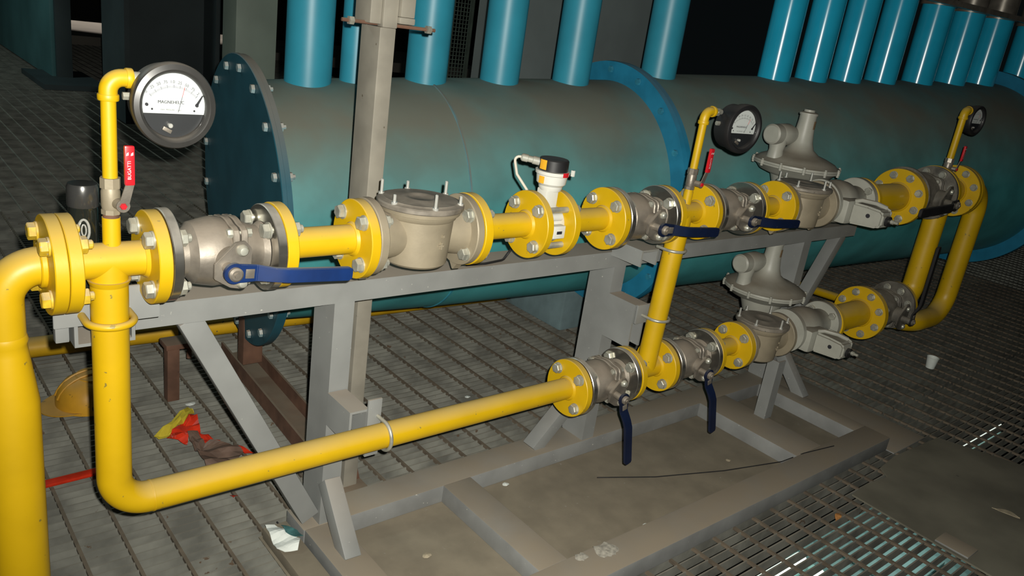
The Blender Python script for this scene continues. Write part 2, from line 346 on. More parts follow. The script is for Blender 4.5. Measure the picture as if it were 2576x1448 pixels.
# smooth dusty plate inside and left of the skid base
bm = bmesh.new(); box(bm, (0.40, -0.365, ZF - 0.003), (2.54, 0.245, ZF), 0.001)
solo('floor_plate', bm, 'plate', 'dusty brown steel deck plate inside the base of the pipe skid', 'floor', (1.4, -0.06, ZF), kind='structure')
bm = bmesh.new(); box(bm, (2.595, -0.40, ZF - 0.003), (2.86, 0.2, ZF + 0.002), 0.001)
solo('floor_plate', bm, 'frame_base', 'dark narrow deck plate beyond the right end of the skid base', 'floor', (2.72, -0.1, ZF), kind='structure')
t = thing('cover_plate', 'big dark dusty cover plate on the grating at lower right', 'plate', (2.5, -0.75, ZF))
bm = bmesh.new(); prism(bm, [(2.14, -0.47, ZF + 0.002), (2.11, -1.10, ZF + 0.002), (3.15, -1.10, ZF + 0.002), (2.90, -0.43, ZF + 0.002), (2.56, -0.415, ZF + 0.002), (2.42, -0.43, ZF + 0.002), (2.38, -0.475, ZF + 0.002), (2.26, -0.46, ZF + 0.002)], (0, 0, 0.006), 0.001)
part(t, 'sheet', bm, 'plate_dark', smooth=False)
bm = bmesh.new(); box(bm, (2.135, -0.845, ZF + 0.008), (2.212, -0.745, ZF + 0.014), 0.002); part(t, 'lifting_pad', bm, 'frame_base', 'small dark rectangular pad let into the plate')
# things on the level below that show through the bars
t = thing('lower_deck_machine', 'teal machine casing on the level below, glimpsed through the grating at lower right', 'machine', (3.15, -0.3, -4.7))
bm = bmesh.new(); box(bm, (2.78, -0.62, -4.7), (3.60, -0.03, -1.6), 0.02); part(t, 'casing', bm, 'lowteal')
bm = bmesh.new(); box(bm, (2.95, -0.5, -1.6), (3.35, -0.2, -1.58), 0.005); part(t, 'hatch', bm, 'lowteal')
def tube_lamp(x0, x1, y, z, label):
    t = thing('tube_lamp', label, 'lamp', ((x0 + x1) / 2, y, z), 'lit tube lamps on the level below')
    bm = bmesh.new(); cyl(bm, (x0, y, z), (x1, y, z), 0.03, 16); part(t, 'tube', bm, 'tube')
    bm = bmesh.new(); box(bm, (x0 - 0.02, y - 0.035, z - 0.08), (x1 + 0.02, y + 0.035, z - 0.032), 0.004); part(t, 'batten', bm, 'lowteal')
    bm = bmesh.new(); cyl(bm, ((x0 + x1) / 2, y, z - 0.08), ((x0 + x1) / 2, y, -4.7), 0.02, 10); part(t, 'stand', bm, 'dark')
tube_lamp(2.44, 2.76, -0.115, -1.6, 'white tube lamp below the deck, nearest the front rail'); tube_lamp(2.44, 2.74, -0.215, -1.6, 'white tube lamp below the deck, beside the first one')
tube_lamp(4.70, 5.30, -0.03, -1.6, 'tube lamp below the deck seen past the far corner of the cover plate'); tube_lamp(5.7, 6.8, 0.36, -1.6, 'long tube lamp below the deck at far right, beyond the paper cup')

# ------------------------------------------------------------------ the skid frame
fr = thing('skid_frame', 'grey steel support frame with flat base rails carrying the yellow pipes', 'frame', (1.4, 0.2, ZF))
zt = -0.809; zb = ZF
def rail(nm, mn, mx_, m='frame_base', bev=0.004): 
    bm = bmesh.new(); box(bm, mn, mx_, bev); return part(fr, nm, bm, m)
rail('base_rail', (0.475, 0.148, zb), (2.589, 0.248, zt)); rail('base_rail', (0.475, -0.372, zb), (2.589, -0.270, zt))
rail('cross_rail', (0.478, -0.272, zb), (0.572, 0.150, zt + 0.0005)); rail('cross_rail', (0.905, -0.272, zb), (1.003, 0.150, zt + 0.0005))
rail('cross_rail', (2.10, -0.272, zb), (2.262, 0.150, zt + 0.0005)); rail('cross_rail', (2.50, -0.272, zb), (2.588, 0.150, zt + 0.0005))
def chan(nm, a, b, wd, fd, wb, fl, m='frame', t=0.006, label=None):
    bm = bmesh.new(); channel(bm, a, b, wd, fd, wb, fl, t); return part(fr, nm, bm, m, label, smooth=False)
# long top beam: web on top lying flat, front flange 50 mm
chan('top_beam', (0.085, 0.150, -0.150), (2.96, 0.150, -0.150), (0, 1, 0), (0, 0, -1), 0.10, 0.0505, t=0.007)
for x in (0.519, 1.468, 2.565):
    chan('post', (x, 0.152, zt), (x, 0.152, -0.200), (0, 1, 0), (1, 0, 0), 0.098, 0.052)
def bar(nm, a, b, wdir, wd, th, m='frame'):
    a = Vector(a); b = Vector(b); d = (b - a).normalized(); wv = Vector(wdir); wv = (wv - d * wv.dot(d)).normalized(); nv = d.cross(wv)
    bm = bmesh.new(); obox(bm, (a + b) / 2, d, wv, nv, (b - a).length, wd, th, 0.003); return part(fr, nm, bm, m)
bar('diagonal_brace', (0.195, 0.188, -0.20), (0.50, 0.188, -0.79), (1, 0, 0), 0.050, 0.05)
bar('diagonal_brace', (2.90, 0.188, -0.20), (2.64, 0.188, -0.62), (1, 0, 0), 0.045, 0.05); bar('diagonal_brace', (2.64, 0.188, -0.62), (2.59, 0.188, -0.79), (1, 0, 0), 0.045, 0.05)
bar('foot_brace', (0.5375, 0.150, -0.680), (0.531, 0.010, -0.822), (1, 0, 0), 0.044, 0.045)
bar('foot_brace', (2.59, 0.150, -0.66), (2.588, 0.0, -0.822), (1, 0, 0), 0.044, 0.045)
bar('foot_brace', (1.475, 0.200, -0.62), (1.285, 0.200, -0.815), (0, 1, 0), 0.05, 0.045)
chan('short_post', (2.232, -0.052, zt), (2.232, -0.052, -0.575), (0, 1, 0), (1, 0, 0), 0.046, 0.045)
bm = bmesh.new(); box(bm, (0.405, -0.40, zb), (0.470, 0.235, -0.832), 0.004); part(fr, 'side_plate', bm, 'plate', 'dirt covered flat plate along the left end')
# brackets reaching out to the pipes
chan('pipe_bracket', (0.516, 0.150, -0.430), (0.516, 0.040, -0.430), (1, 0, 0), (0, 0, -1), 0.05, 0.085)
bm = bmesh.new(); box(bm, (0.560, 0.0325, -0.555), (0.596, 0.0395, -0.405), 0.001); part(fr, 'clamp_plate', bm, 'frame')
chan('pipe_bracket', (1.463, 0.150, -0.285), (1.463, 0.040, -0.285), (1, 0, 0), (0, 0, -1), 0.055, 0.14, 'frame')
bm = bmesh.new(); box(bm, (1.470, 0.0325, -0.345), (1.60, 0.0395, -0.285), 0.001); part(fr, 'clamp_plate', bm, 'frame')
chan('pipe_bracket', (1.440, 0.150, -0.110), (1.440, 0.035, -0.110), (1, 0, 0), (0, 0, -1), 0.075, 0.05, 'frame')
chan('pipe_bracket', (-0.045, 0.042, -0.172), (-0.045, 0.250, -0.172), (1, 0, 0), (0, 0, 1), 0.100, 0.052)
bm = bmesh.new(); prism(bm, [(-0.078, 0.0325, -0.128), (0.095, 0.0325, -0.128), (0.095, 0.0325, -0.085), (0.070, 0.0325, -0.062), (-0.078, 0.0325, -0.062)], (0, 0.007, 0), 0.001); part(fr, 'clamp_plate', bm, 'frame', smooth=False)
bm = bmesh.new(); box(bm, (-0.072, 0.055, -0.165), (-0.050, 0.075, -0.12), 0.002); part(fr, 'lug', bm, 'frame')

# tall column behind the frame
t = thing('steel_column', 'tall dusty galvanised square column standing behind the skid frame', 'column', (0.71, 0.35, ZF))
bm = bmesh.new(); box(bm, (0.683, 0.325, ZF), (0.7265, 0.415, 0.412), 0.003); part(t, 'shaft', bm, 'column')
bm = bmesh.new(); box(bm, (0.6855, 0.3195, 0.412), (0.7255, 0.345, 1.6), 0.003); part(t, 'sleeve_plate', bm, 'column')
bm = bmesh.new(); box(bm, (0.655, 0.327, 0.418), (0.685, 0.40, 1.6), 0.003); part(t, 'sleeve_plate', bm, 'column')
bm = bmesh.new(); box(bm, (0.727, 0.310, 0.440), (0.766, 0.345, 1.6), 0.003); part(t, 'packing_plate', bm, 'column')
bm = bmesh.new(); box(bm, (0.726, 0.312, 0.424), (0.770, 0.345, 0.440), 0.004); part(t, 'packing_plate', bm, 'column', 'rough broken end of the packing plate')
bm = bmesh.new(); cyl(bm, (0.60, 0.36, 0.418), (0.84, 0.33, 0.418), 0.0045, 10); part(t, 'threaded_rod', bm, 'rust')
for x, y in ((0.622, 0.357), (0.822, 0.332)):
    bm = bmesh.new(); lathe(bm, [(-0.006, 0), (-0.006, 0.010), (0.006, 0.010), (0.006, 0)], (x, y, 0.418), 'x', 6); part(t, 'nut', bm, 'bolt')
bm = bmesh.new(); box(bm, (0.660, 0.30, ZF), (0.75, 0.44, ZF + 0.012), 0.002); part(t, 'foot_plate', bm, 'rust')
bm = bmesh.new(); prism(bm, [(0.724, 0.345, ZF + 0.012), (0.748, 0.345, ZF + 0.012), (0.724, 0.345, ZF + 0.10)], (0, 0.008, 0)); part(t, 'gusset', bm, 'rust', smooth=False)

# ------------------------------------------------------------------ yellow pipe spools
def yth(name, label, loc, group=None): return thing(name, label, 'pipe', loc, group)
ZN = 0.001
# inlet elbow and big riser at far left
t = yth('inlet_pipe', 'thick yellow riser pipe with an elbow into the first flange at far left', (-0.185, 0, ZF))
pts = fillet([(-0.093, 0, ZN), (-0.154, 0, ZN), (-0.154, 0, -0.125)], 0.056, 14)
bm = bmesh.new(); tube(bm, pts, PR * 1.02, 32); part(t, 'elbow', bm, 'yellow')
bm = bmesh.new(); lathe(bm, [(0, 0), (0, 0.031), (0.008, 0.0335), (0.016, 0.031), (0.03, 0.0325), (0.12, 0.0445), (0.35, 0.0445), (0.76, 0.0445), (0.76, 0)], (-0.154, 0, -0.112), '-z', 40); part(t, 'riser', bm, 'yellow')
bm = flange_bm(-0.093, -0.0725, ZN, hubside=-1); part(t, 'flange', bm, 'yellow')
bm = bmesh.new(); cyl(bm, (-0.1025, 0, ZN), (-0.092, 0, ZN), 0.037, 32, 0.002); part(t, 'weld_collar', bm, 'yellow')
bm = bmesh.new(); lathe(bm, [(0, 0), (0, 0.062), (0.014, 0.062), (0.014, 0)], (-0.140, 0.0, -0.80), 'z', 32); part(t, 'lower_flange', bm, 'yellow')
bolts(t, -0.093, 0.041, ZN, m='bolt_yellow')
# tee with the drop leg, bend and long lower run
t = yth('tee_pipe', 'yellow tee pipe dropping from the first gauge and bending into the long lower run', (0.0, 0, ZF))
bm = flange_bm(-0.0715, -0.051, ZN, hubside=1); part(t, 'flange', bm, 'yellow')
bm = flange_bm(0.061, 0.0835, ZN, hubside=-1); part(t, 'flange', bm, 'yellow')
bm = flange_bm(1.184, 1.2045, ZL, hubside=-1); part(t, 'flange', bm, 'yellow')
bm = bmesh.new(); cyl(bm, (-0.052, 0, ZN), (0.062, 0, ZN), PR, 36); part(t, 'header', bm, 'yellow')
bm = bmesh.new(); tube(bm, fillet([(0.003, 0, ZN), (0.003, 0, ZL + 0.02), (0.003, 0, ZL), (0.03, 0, ZL), (1.186, 0, ZL)][0:1] + [(0.003, 0, ZL), (1.186, 0, ZL)], 0.062, 14), PR, 36); part(t, 'drop_leg', bm, 'yellow')
bm = bmesh.new(); lathe(bm, [(0, 0), (0, 0.0310), (0.002, 0.0313), (0.004, 0.0310), (0.004, 0)], (0.066, 0, ZL), 'x', 36); part(t, 'weld_seam', bm, 'yellow')
bm = bmesh.new(); lathe(bm, [(0, 0), (0, 0.0345), (0.006, 0.0322), (0.01, 0.0302), (0.01, 0)], (0.003, 0, -0.032), '-z', 36); part(t, 'weld_seam', bm, 'yellow')
bolts(t, 0.061, 0.042, ZN); bolts(t, 1.184, 0.041, ZL)
# straight spools of the upper run
def spool(name, label, fl, z=ZU, pr=PR, r=0.0825, group='short yellow pipe spools with bolted flanges'):
    x0, x1, x2, x3 = fl
    t = yth(name, label, ((x0 + x3) / 2, 0, z), group)
    part(t, 'flange', flange_bm(x0, x1, z, r, hub=pr * 1.2, hubside=1), 'yellow'); part(t, 'flange', flange_bm(x2, x3, z, r, hub=pr * 1.2, hubside=-1), 'yellow')
    bm = bmesh.new(); cyl(bm, (x1, 0, z), (x2, 0, z), pr, 36); part(t, 'tube', bm, 'yellow'); return t
s = spool('pipe_spool', 'yellow flanged pipe spool between the first ball valve and the big filter', (0.288, 0.310, 0.463, 0.4845), 0.006); bolts(s, 0.2645, 0.045, 0.005); bolts(s, 0.463, 0.043, 0.008)
s = spool('pipe_spool', 'yellow flanged pipe spool between the big filter and the flow meter', (0.749, 0.7715, 0.934, 0.954)); bolts(s, 0.728, 0.043, ZU); bolts(s, 0.934, 0.110, ZU)
s = spool('pipe_spool', 'yellow flanged pipe spool just right of the flow meter', (1.024, 1.044, 1.204, 1.2265)); bolts(s, 1.204, 0.043, ZU)
s = spool('pipe_spool', 'short yellow spool between the third upper ball valve and the upper grey filter', (1.849, 1.869, 2.012, 2.0365)); bolts(s, 1.829, 0.040, ZU); bolts(s, 2.012, 0.045, ZU)
s = spool('pipe_spool', 'short yellow spool between the last small lower valve and the lower filter', (1.810, 1.830, 1.972, 1.9975), ZL); bolts(s, 1.79, 0.040, ZL); bolts(s, 1.972, 0.045, ZL)
# crossover: upper tee down to the lower tee
t = yth('crossover_pipe', 'yellow vertical crossover pipe joining the upper and lower runs in mid picture', (1.535, 0, ZL), None)
part(t, 'flange', flange_bm(1.436, 1.4575, ZU, hubside=1), 'yellow'); part(t, 'flange', flange_bm(1.603, 1.6245, ZU, hubside=-1), 'yellow')
part(t, 'flange', flange_bm(1.4165, 1.437, ZL, hubside=1), 'yellow'); part(t, 'flange', flange_bm(1.567, 1.5885, ZL, hubside=-1), 'yellow')
bm = bmesh.new(); cyl(bm, (1.4575, 0, ZU), (1.603, 0, ZU), PR, 36); part(t, 'upper_tee', bm, 'yellow')
bm = bmesh.new(); cyl(bm, (1.437, 0, ZL), (1.567, 0, ZL), PR, 36); part(t, 'lower_tee', bm, 'yellow')
bm = bmesh.new(); cyl(bm, (1.541, 0, ZU), (1.520, 0, ZL), PR, 36); part(t, 'leg', bm, 'yellow')
bolts(t, 1.416, 0.042, ZU); bolts(t, 1.603, 0.043, ZU); bolts(t, 1.396, 0.042, ZL); bolts(t, 1.567, 0.043, ZL)
# reducers behind the regulators up to the eight-bolt flanges
R8 = 0.112
for z, x0, x1, lab in ((ZU, 2.560, 2.929, 'yellow reducer pipe from the upper regulator to the upper eight-bolt flange'), (ZL, 2.560, 2.901, 'yellow reducer pipe from the lower regulator to the lower eight-bolt flange')):
    t = yth('reducer_pipe', lab, (2.75, 0, z), 'reducer pipes after the regulators')
    part(t, 'flange', flange_bm(2.5855, 2.6065, z, hubside=1), 'yellow')
    bm = bmesh.new(); lathe(bm, [(2.6065, 0), (2.6065, 0.034), (2.65, 0.036), (2.73, 0.0545), (x1 - 0.028, 0.0545), (x1 - 0.028, 0)], (0, 0, z), 'x', 40); part(t, 'tube', bm, 'yellow')
    part(t, 'flange', flange_bm(x1 - 0.030, x1, z, R8, hub=0.060, hubside=-1), 'yellow')
    bolts(t, 2.5625, 0.042, z); bolts(t, x1 - 0.030, 0.052, z, 8, 0.176, 0.0155)
# outlet pipes at the right
P8 = 0.0455
t = yth('outlet_tee_pipe', 'yellow outlet pipe dropping from the upper dark valve to the lower dark valve', (3.335, 0, ZL))
part(t, 'flange', flange_bm(3.215, 3.24, ZU + 0.01, R8), 'yellow'); part(t, 'flange', flange_bm(3.433, 3.460, ZU + 0.01, R8, hub=0.06, hubside=-1), 'yellow')
bm = bmesh.new(); cyl(bm, (3.24, 0, ZU + 0.01), (3.433, 0, ZU + 0.01), 0.0545, 36); part(t, 'header', bm, 'yellow')
bm = bmesh.new(); tube(bm, fillet([(3.338, 0, ZU), (3.338, 0, ZL), (3.18, 0, ZL)], 0.09, 12), P8, 32); part(t, 'drop_leg', bm, 'yellow')
part(t, 'flange', flange_bm(3.172, 3.197, ZL, R8 * 0.9), 'yellow')
bolts(t, 3.433, 0.055, ZU + 0.01, 8, 0.176, 0.0155); bolts(t, 3.19, 0.05, ZU + 0.01, 8, 0.176, 0.0155); bolts(t, 3.148, 0.048, ZL, 8, 0.160, 0.0155)
t = yth('outlet_pipe', 'rightmost yellow outlet pipe bending down and away under the blue header', (3.76, 0, -0.6))
part(t, 'flange', flange_bm(3.462, 3.488, ZU + 0.01, R8), 'yellow')
bm = bmesh.new(); tube(bm, fillet([(3.486, 0, ZU + 0.01), (3.768, 0, ZU + 0.01), (3.768, 0, -0.615), (3.40, 0, -0.615), (3.40, 0.20, -0.615)], 0.12, 12), P8, 32); part(t, 'tube', bm, 'yellow')
bm = bmesh.new(); tube(bm, [(3.40, 0.19, -0.612), (3.40, 0.21, -0.611), (3.40, 0.26, -0.606), (3.40, 2.4, -0.715)], [P8, P8, 0.021, 0.021], 24); part(t, 'reduced_tail', bm, 'yellow')

# ------------------------------------------------------------------ ball valves
def ball_valve(L, r, k, loc, label, group, ms='stainless', mr='stainless_rim', mh='blue', hl=0.215, nb=4, hgrip=None):
    """local x from 0 to L along the pipe, stem and lever towards -y; k scales the body."""
    t = thing('ball_valve', label, 'valve', loc, group)
    for x0, x1 in ((0, 0.019), (L - 0.020, L)):
        bm = bmesh.new(); lathe(bm, [(x0 + 0.001, 0), (x0 + 0.001, r - 0.0015), (x0 + 0.0025, r), (x1 - 0.0025, r), (x1 - 0.001, r - 0.0015), (x1 - 0.001, 0)], ax='x', seg=56); part(t, 'flange', bm, mr, local=True)
    xm = L * 0.60
    bm = bmesh.new(); lathe(bm, [(0.018, 0), (0.018, 0.046 * k), (0.026, 0.041 * k), (0.040, 0.042 * k), (0.048, 0.050 * k), (0.052, 0.056 * k), (xm - 0.055, 0.060 * k), (xm - 0.035, 0.064 * k), (xm - 0.018, 0.063 * k), (xm - 0.010, 0.058 * k), (xm - 0.010, 0)], ax='x', seg=44)
    cyl(bm, (xm - 0.02, -0.045 * k, 0), (xm - 0.02, -0.082 * k, 0), 0.026 * k, 28, 0.003); part(t, 'body', bm, ms, local=True)
    lob = lambda a: 1.0 + 0.16 * max(0, math.cos(4 * (a - math.pi / 4))) ** 2
    for x0 in (xm - 0.012, xm + 0.003):
        bm = bmesh.new(); lathe(bm, [(x0, 0), (x0, 0.061 * k), (x0 + 0.002, 0.063 * k), (x0 + 0.010, 0.063 * k), (x0 + 0.012, 0.061 * k), (x0 + 0.012, 0)], ax='x', seg=48, lob=lob); part(t, 'body_joint', bm, ms, local=True)
    for i in range(4):
        a = math.pi / 4 + i * math.pi / 2; yy, zz = math.cos(a) * 0.064 * k, math.sin(a) * 0.064 * k
        bm = bmesh.new(); lathe(bm, [(xm - 0.021, 0), (xm - 0.021, 0.007), (xm - 0.019, 0.0085), (xm - 0.012, 0.0085), (xm - 0.012, 0.004), (xm + 0.015, 0.004), (xm + 0.015, 0.0085), (xm + 0.023, 0.0085), (xm + 0.025, 0.004), (xm + 0.027, 0)], (0, yy, zz), 'x', 6); part(t, 'joint_bolt', bm, 'bolt', local=True)
    bm = bmesh.new(); lathe(bm, [(xm + 0.014, 0), (xm + 0.014, 0.056 * k), (xm + 0.020, 0.054 * k), (xm + 0.034, 0.047 * k), (L - 0.030, 0.043 * k), (L - 0.020, 0.050 * k), (L - 0.019, 0)], ax='x', seg=40); part(t, 'end_cap', bm, ms, local=True)
    hx, hy, hz = xm - 0.034, -0.114 * k, -0.0035 * k
    xs, ys = hx + 0.018, -0.086 * k
    poly = [(xs - 0.040 * k, ys, 0.004 * k), (xs - 0.004 * k, ys, 0.040 * k), (xs + 0.014 * k, ys, 0.042 * k), (xs + 0.026 * k, ys, 0.028 * k), (xs + 0.024 * k, ys, -0.030 * k), (xs + 0.006 * k, ys, -0.046 * k), (xs - 0.012 * k, ys, -0.042 * k), (xs - 0.040 * k, ys, -0.024 * k)]
    bm = bmesh.new(); prism(bm, poly, (0, 0.008, 0), 0.0012); part(t, 'stop_plate', bm, ms, local=True, smooth=False)
    for zz in (0.026 * k, -0.034 * k):
        bm = bmesh.new(); lathe(bm, [(0, 0), (0, 0.0105), (0.004, 0.0105), (0.009, 0.007), (0.011, 0)], (xs + 0.008 * k, ys, zz), '-y', 20); part(t, 'gland_bolt', bm, 'bolt', local=True)
    bm = bmesh.new(); cyl(bm, (hx, ys + 0.01, hz), (hx, hy - 0.014, hz), 0.010 * k, 20); part(t, 'stem', bm, ms, local=True)
    # lever: an eye with a flat strip that steps away from the body and runs along x
    bm = bmesh.new(); W = 0.0130; th = 0.0055
    sec = [(0.0, 0.0, 0.0175), (0.020, 0.0, 0.0165), (0.040, 0.001, 0.0150), (0.068, -0.012, W), (0.090, -0.018, W), (hl - 0.006, -0.018, W), (hl, -0.018, W - 0.004)]
    prev = None
    for i, (x, y, wv) in enumerate(sec):
        q = 0.003 if i < 3 else th
        ring = [bm.verts.new((x, y - q, -wv)), bm.verts.new((x, y - q, wv)), bm.verts.new((x, y + q, wv)), bm.verts.new((x, y + q, -wv))]
        if prev:
            for k2 in range(4): bm.faces.new((prev[k2], prev[(k2 + 1) % 4], ring[(k2 + 1) % 4], ring[k2]))
        else: first = ring
        prev = ring
    bm.faces.new(first[::-1]); bm.faces.new(prev)
    bmesh.ops.bevel(bm, geom=[e for e in bm.edges], offset=0.0014, segments=2, affect='EDGES')
    lathe(bm, [(-0.0035, 0), (-0.0035, 0.0185), (0.0035, 0.0185), (0.0035, 0)], (0, 0, 0), 'y', 28)
    me_o = part(t, 'lever', bm, mh, local=True, ang=30); me_o.location = (hx, hy - 0.004, hz); me_o.rotation_euler = (0, math.radians(4.0), 0); ORG[me_o] = Vector((0, 0, 0))
    bm = bmesh.new(); lathe(bm, [(0.0, 0), (0.0, 0.0125), (0.006, 0.0125), (0.009, 0.009), (0.009, 0.005), (0.012, 0.0045), (0.012, 0)], (0, -0.0035, 0), '-y', 20); part(me_o, 'lever_nut', bm, 'stainless', local=True)
    bm = bmesh.new(); box(bm, (0.018, -0.0052, -0.0085), (0.034, -0.0030, 0.0085), 0.0008); part(me_o, 'lever_washer', bm, 'stainless', local=True)
    return t
VG = 'stainless flanged ball valves with blue levers'
v1 = ball_valve(0.2045, 0.0825, 1.0, (0.0838, 0, 0.0035), 'stainless ball valve with blue lever right of the first yellow tee', VG, hl=0.218)
def lever_of(v): return [c for c in v.children if c.name.startswith('lever')][0]
v2 = dup(v1, (1.229, 0, ZU), 'stainless ball valve with level blue lever just left of the crossover pipe top')
lv_ = lever_of(v2); lv_.data = lv_.data.copy(); lv_.data.materials.clear(); lv_.data.materials.append(M['blue_dim'])
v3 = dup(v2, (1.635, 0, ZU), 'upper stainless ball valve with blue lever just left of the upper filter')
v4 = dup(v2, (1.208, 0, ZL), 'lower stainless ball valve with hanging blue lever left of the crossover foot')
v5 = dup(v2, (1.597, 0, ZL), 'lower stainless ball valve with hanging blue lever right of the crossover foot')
for v in (v4, v5): lever_of(v).rotation_euler = (0, math.radians(76), 0)
lever_of(v5).rotation_euler = (0, math.radians(73), 0); v3.scale = (1.045, 1, 1); v5.scale = (1.045, 1, 1)
v6 = ball_valve(0.285, R8, 1.42, (2.930, 0, ZU + 0.008), 'big dirty dark valve with black lever on the upper run at right', 'big dark valves with black levers', 'dirty_steel', 'dirty_steel', 'black', hl=0.36)
v7 = dup(v6, (2.902, 0, ZL), 'big dirty dark valve with black lever raised on the lower run at right'); v7.scale = (0.95, 0.93, 0.93)
lever_of(v6).rotation_euler = (0, math.pi - 0.03, 0); lever_of(v6).scale = (1, 1, 1.25)
lever_of(v7).rotation_euler = (0, -math.radians(92), 0); lever_of(v7).scale = (1, 1, 1.1)
# ------------------------------------------------------------------ gas filters
def gas_filter(loc, label, group, L=0.2635):
    t = thing('gas_filter', label, 'filter', loc, group); xc = L / 2 + 0.006
    for x0, x1 in ((0.001, 0.0205), (L - 0.0205, L - 0.001)):
        bm = bmesh.new(); lathe(bm, [(x0, 0), (x0, 0.079), (x0 + 0.002, 0.081), (x1 - 0.002, 0.081), (x1, 0.079), (x1, 0)], ax='x', seg=56)
        prism(bm, [(x0 + 0.001, -0.016, -0.076), (x0 + 0.001, 0.016, -0.076), (x0 + 0.001, 0.002, -0.094), (x0 + 0.001, -0.002, -0.094)], (x1 - x0 - 0.002, 0, 0)); part(t, 'flange', bm, 'alu', local=True)
    for xa, xb in ((0.020, xc - 0.05), (xc + 0.05, L - 0.020)):
        bm = bmesh.new(); lathe(bm, [(0, 0), (0, 0.056), (abs(xb - xa), 0.046), (abs(xb - xa), 0)], (xa, 0, 0) if xa < xc else (xb, 0, 0), 'x' if xa < xc else '-x', 36); part(t, 'neck', bm, 'alu', local=True)
    bm = bmesh.new(); lathe(bm, [(-0.064, 0), (-0.064, 0.064), (-0.059, 0.069), (-0.04, 0.0705), (0.038, 0.0755), (0.042, 0.080), (0.050, 0.082), (0.052, 0.088), (0.060, 0.0895), (0.060, 0)], (xc, 0, 0), 'z', 56)
    part(t, 'bowl', bm, 'alu', local=True)
    bm = bmesh.new(); lathe(bm, [(0.061, 0), (0.061, 0.093), (0.063, 0.0945), (0.070, 0.0945), (0.073, 0.092), (0.075, 0.082), (0.077, 0.080), (0.078, 0.045), (0.0795, 0.040), (0.0795, 0.028), (0.077, 0.024), (0.076, 0)], (xc, 0, 0), 'z', 56)
    part(t, 'lid', bm, 'alu_lid', local=True)
    for i in range(6):
        a = i * math.pi / 3 + 0.30; px, py = xc + 0.086 * math.cos(a), 0.086 * math.sin(a); hh = 0.104 if i % 2 == 0 else 0.092
        bm = bmesh.new(); lathe(bm, [(0.0725, 0), (0.0725, 0.0068), (0.078, 0.0068), (0.078, 0.0035), (hh, 0.0035), (hh + 0.002, 0.002), (hh + 0.002, 0)], (px, py, 0), 'z', 12); part(t, 'lid_stud', bm, 'chrome', local=True)
    bm = bmesh.new(); box(bm, (xc + 0.006, -0.0750, -0.012), (xc + 0.020, -0.070, -0.008)); box(bm, (xc + 0.0125, -0.0754, -0.018), (xc + 0.0155, -0.070, -0.002)); box(bm, (xc + 0.014, -0.0755, 0.008), (xc + 0.019, -0.071, 0.014)); part(t, 'cast_mark', bm, 'alu', local=True)
    return t
f1 = gas_filter((0.485, 0, ZU), 'nearest dusty aluminium gas filter with chrome lid studs on the upper run', 'aluminium gas filters')
f2 = dup(f1, (2.037, 0, ZU - 0.004), 'upper far gas filter in front of the upper pale regulator'); f3 = dup(f1, (1.998, 0, ZL), 'lower gas filter in front of the lower pale regulator')

# ------------------------------------------------------------------ flow meter between flanges
t = thing('flow_meter', 'white gas flow meter with black cap clamped between two yellow flanges', 'meter', (0.989, 0, ZU))
bm = bmesh.new(); lathe(bm, [(0.955, 0), (0.955, 0.044), (0.966, 0.047), (1.012, 0.047), (1.0235, 0.044), (1.0235, 0)], (0, 0, ZU), 'x', 44); part(t, 'wafer_body', bm, 'white_plastic')
bm = bmesh.new(); box(bm, (0.972, -0.064, -0.012), (1.010, -0.044, 0.020), 0.003); part(t, 'terminal_block', bm, 'white_plastic')
bm = bmesh.new(); box(bm, (0.982, -0.0655, 0.000), (0.998, -0.0635, 0.007)); part(t, 'socket', bm, 'ink')
bm = bmesh.new(); cyl(bm, (0.962, -0.040, 0.036), (1.012, -0.040, 0.036), 0.010, 20, 0.003); part(t, 'side_boss', bm, 'white_plastic')
bm = bmesh.new(); box(bm, (0.972, -0.018, 0.045), (1.012, 0.018, 0.098), 0.004); part(t, 'neck', bm, 'white_plastic')
cxm = 0.998
bm = bmesh.new(); lathe(bm, [(0.094, 0), (0.094, 0.026), (0.100, 0.029), (0.106, 0.030), (0.112, 0.036), (0.132, 0.0385), (0.134, 0.0415), (0.142, 0.0425), (0.143, 0)], (cxm, 0, 0), 'z', 48); part(t, 'housing', bm, 'white_plastic')
bm = bmesh.new(); lathe(bm, [(0.1435, 0), (0.1435, 0.037), (0.168, 0.0365), (0.171, 0.034), (0.171, 0)], (cxm, 0, 0), 'z', 48); part(t, 'cap', bm, 'black')
def arcpatch(bm, c, r, a0, a1, z0, z1, n=8):
    pr = None
    for i in range(n + 1):
        a = a0 + (a1 - a0) * i / n
        q = [bm.verts.new((c[0] + rr * math.cos(a), c[1] + rr * math.sin(a), z)) for rr, z in ((r, z0), (r, z1), (r + 0.0006, z1), (r + 0.0006, z0))]
        if pr:
            for k in range(4): bm.faces.new((pr[k], pr[(k + 1) % 4], q[(k + 1) % 4], q[k]))
        else: bm.faces.new(q)
        pr = q
    bm.faces.new(pr[::-1])
dg = math.radians
bm = bmesh.new(); arcpatch(bm, (cxm, 0), 0.0372, dg(168), dg(200), 0.146, 0.169); part(t, 'sticker', bm, 'orange_label', 'orange sticker on the black cap')
bm = bmesh.new(); arcpatch(bm, (cxm, 0), 0.0386, dg(176), dg(200), 0.113, 0.130); part(t, 'sticker', bm, 'orange_label', 'orange sticker on the white housing')
bm = bmesh.new(); arcpatch(bm, (cxm, 0), 0.0432, dg(264), dg(290), 0.1335, 0.1445); part(t, 'sticker', bm, 'red', 'red sticker on the white rim')
bm = bmesh.new(); box(bm, (cxm + 0.036, -0.034, 0.133), (cxm + 0.043, -0.026, 0.148), 0.001); part(t, 'lug', bm, 'white_plastic')
cd = V(-0.80, 0.60, 0.12).normalized(); c0 = V(cxm, 0, 0.155) + cd * 0.034
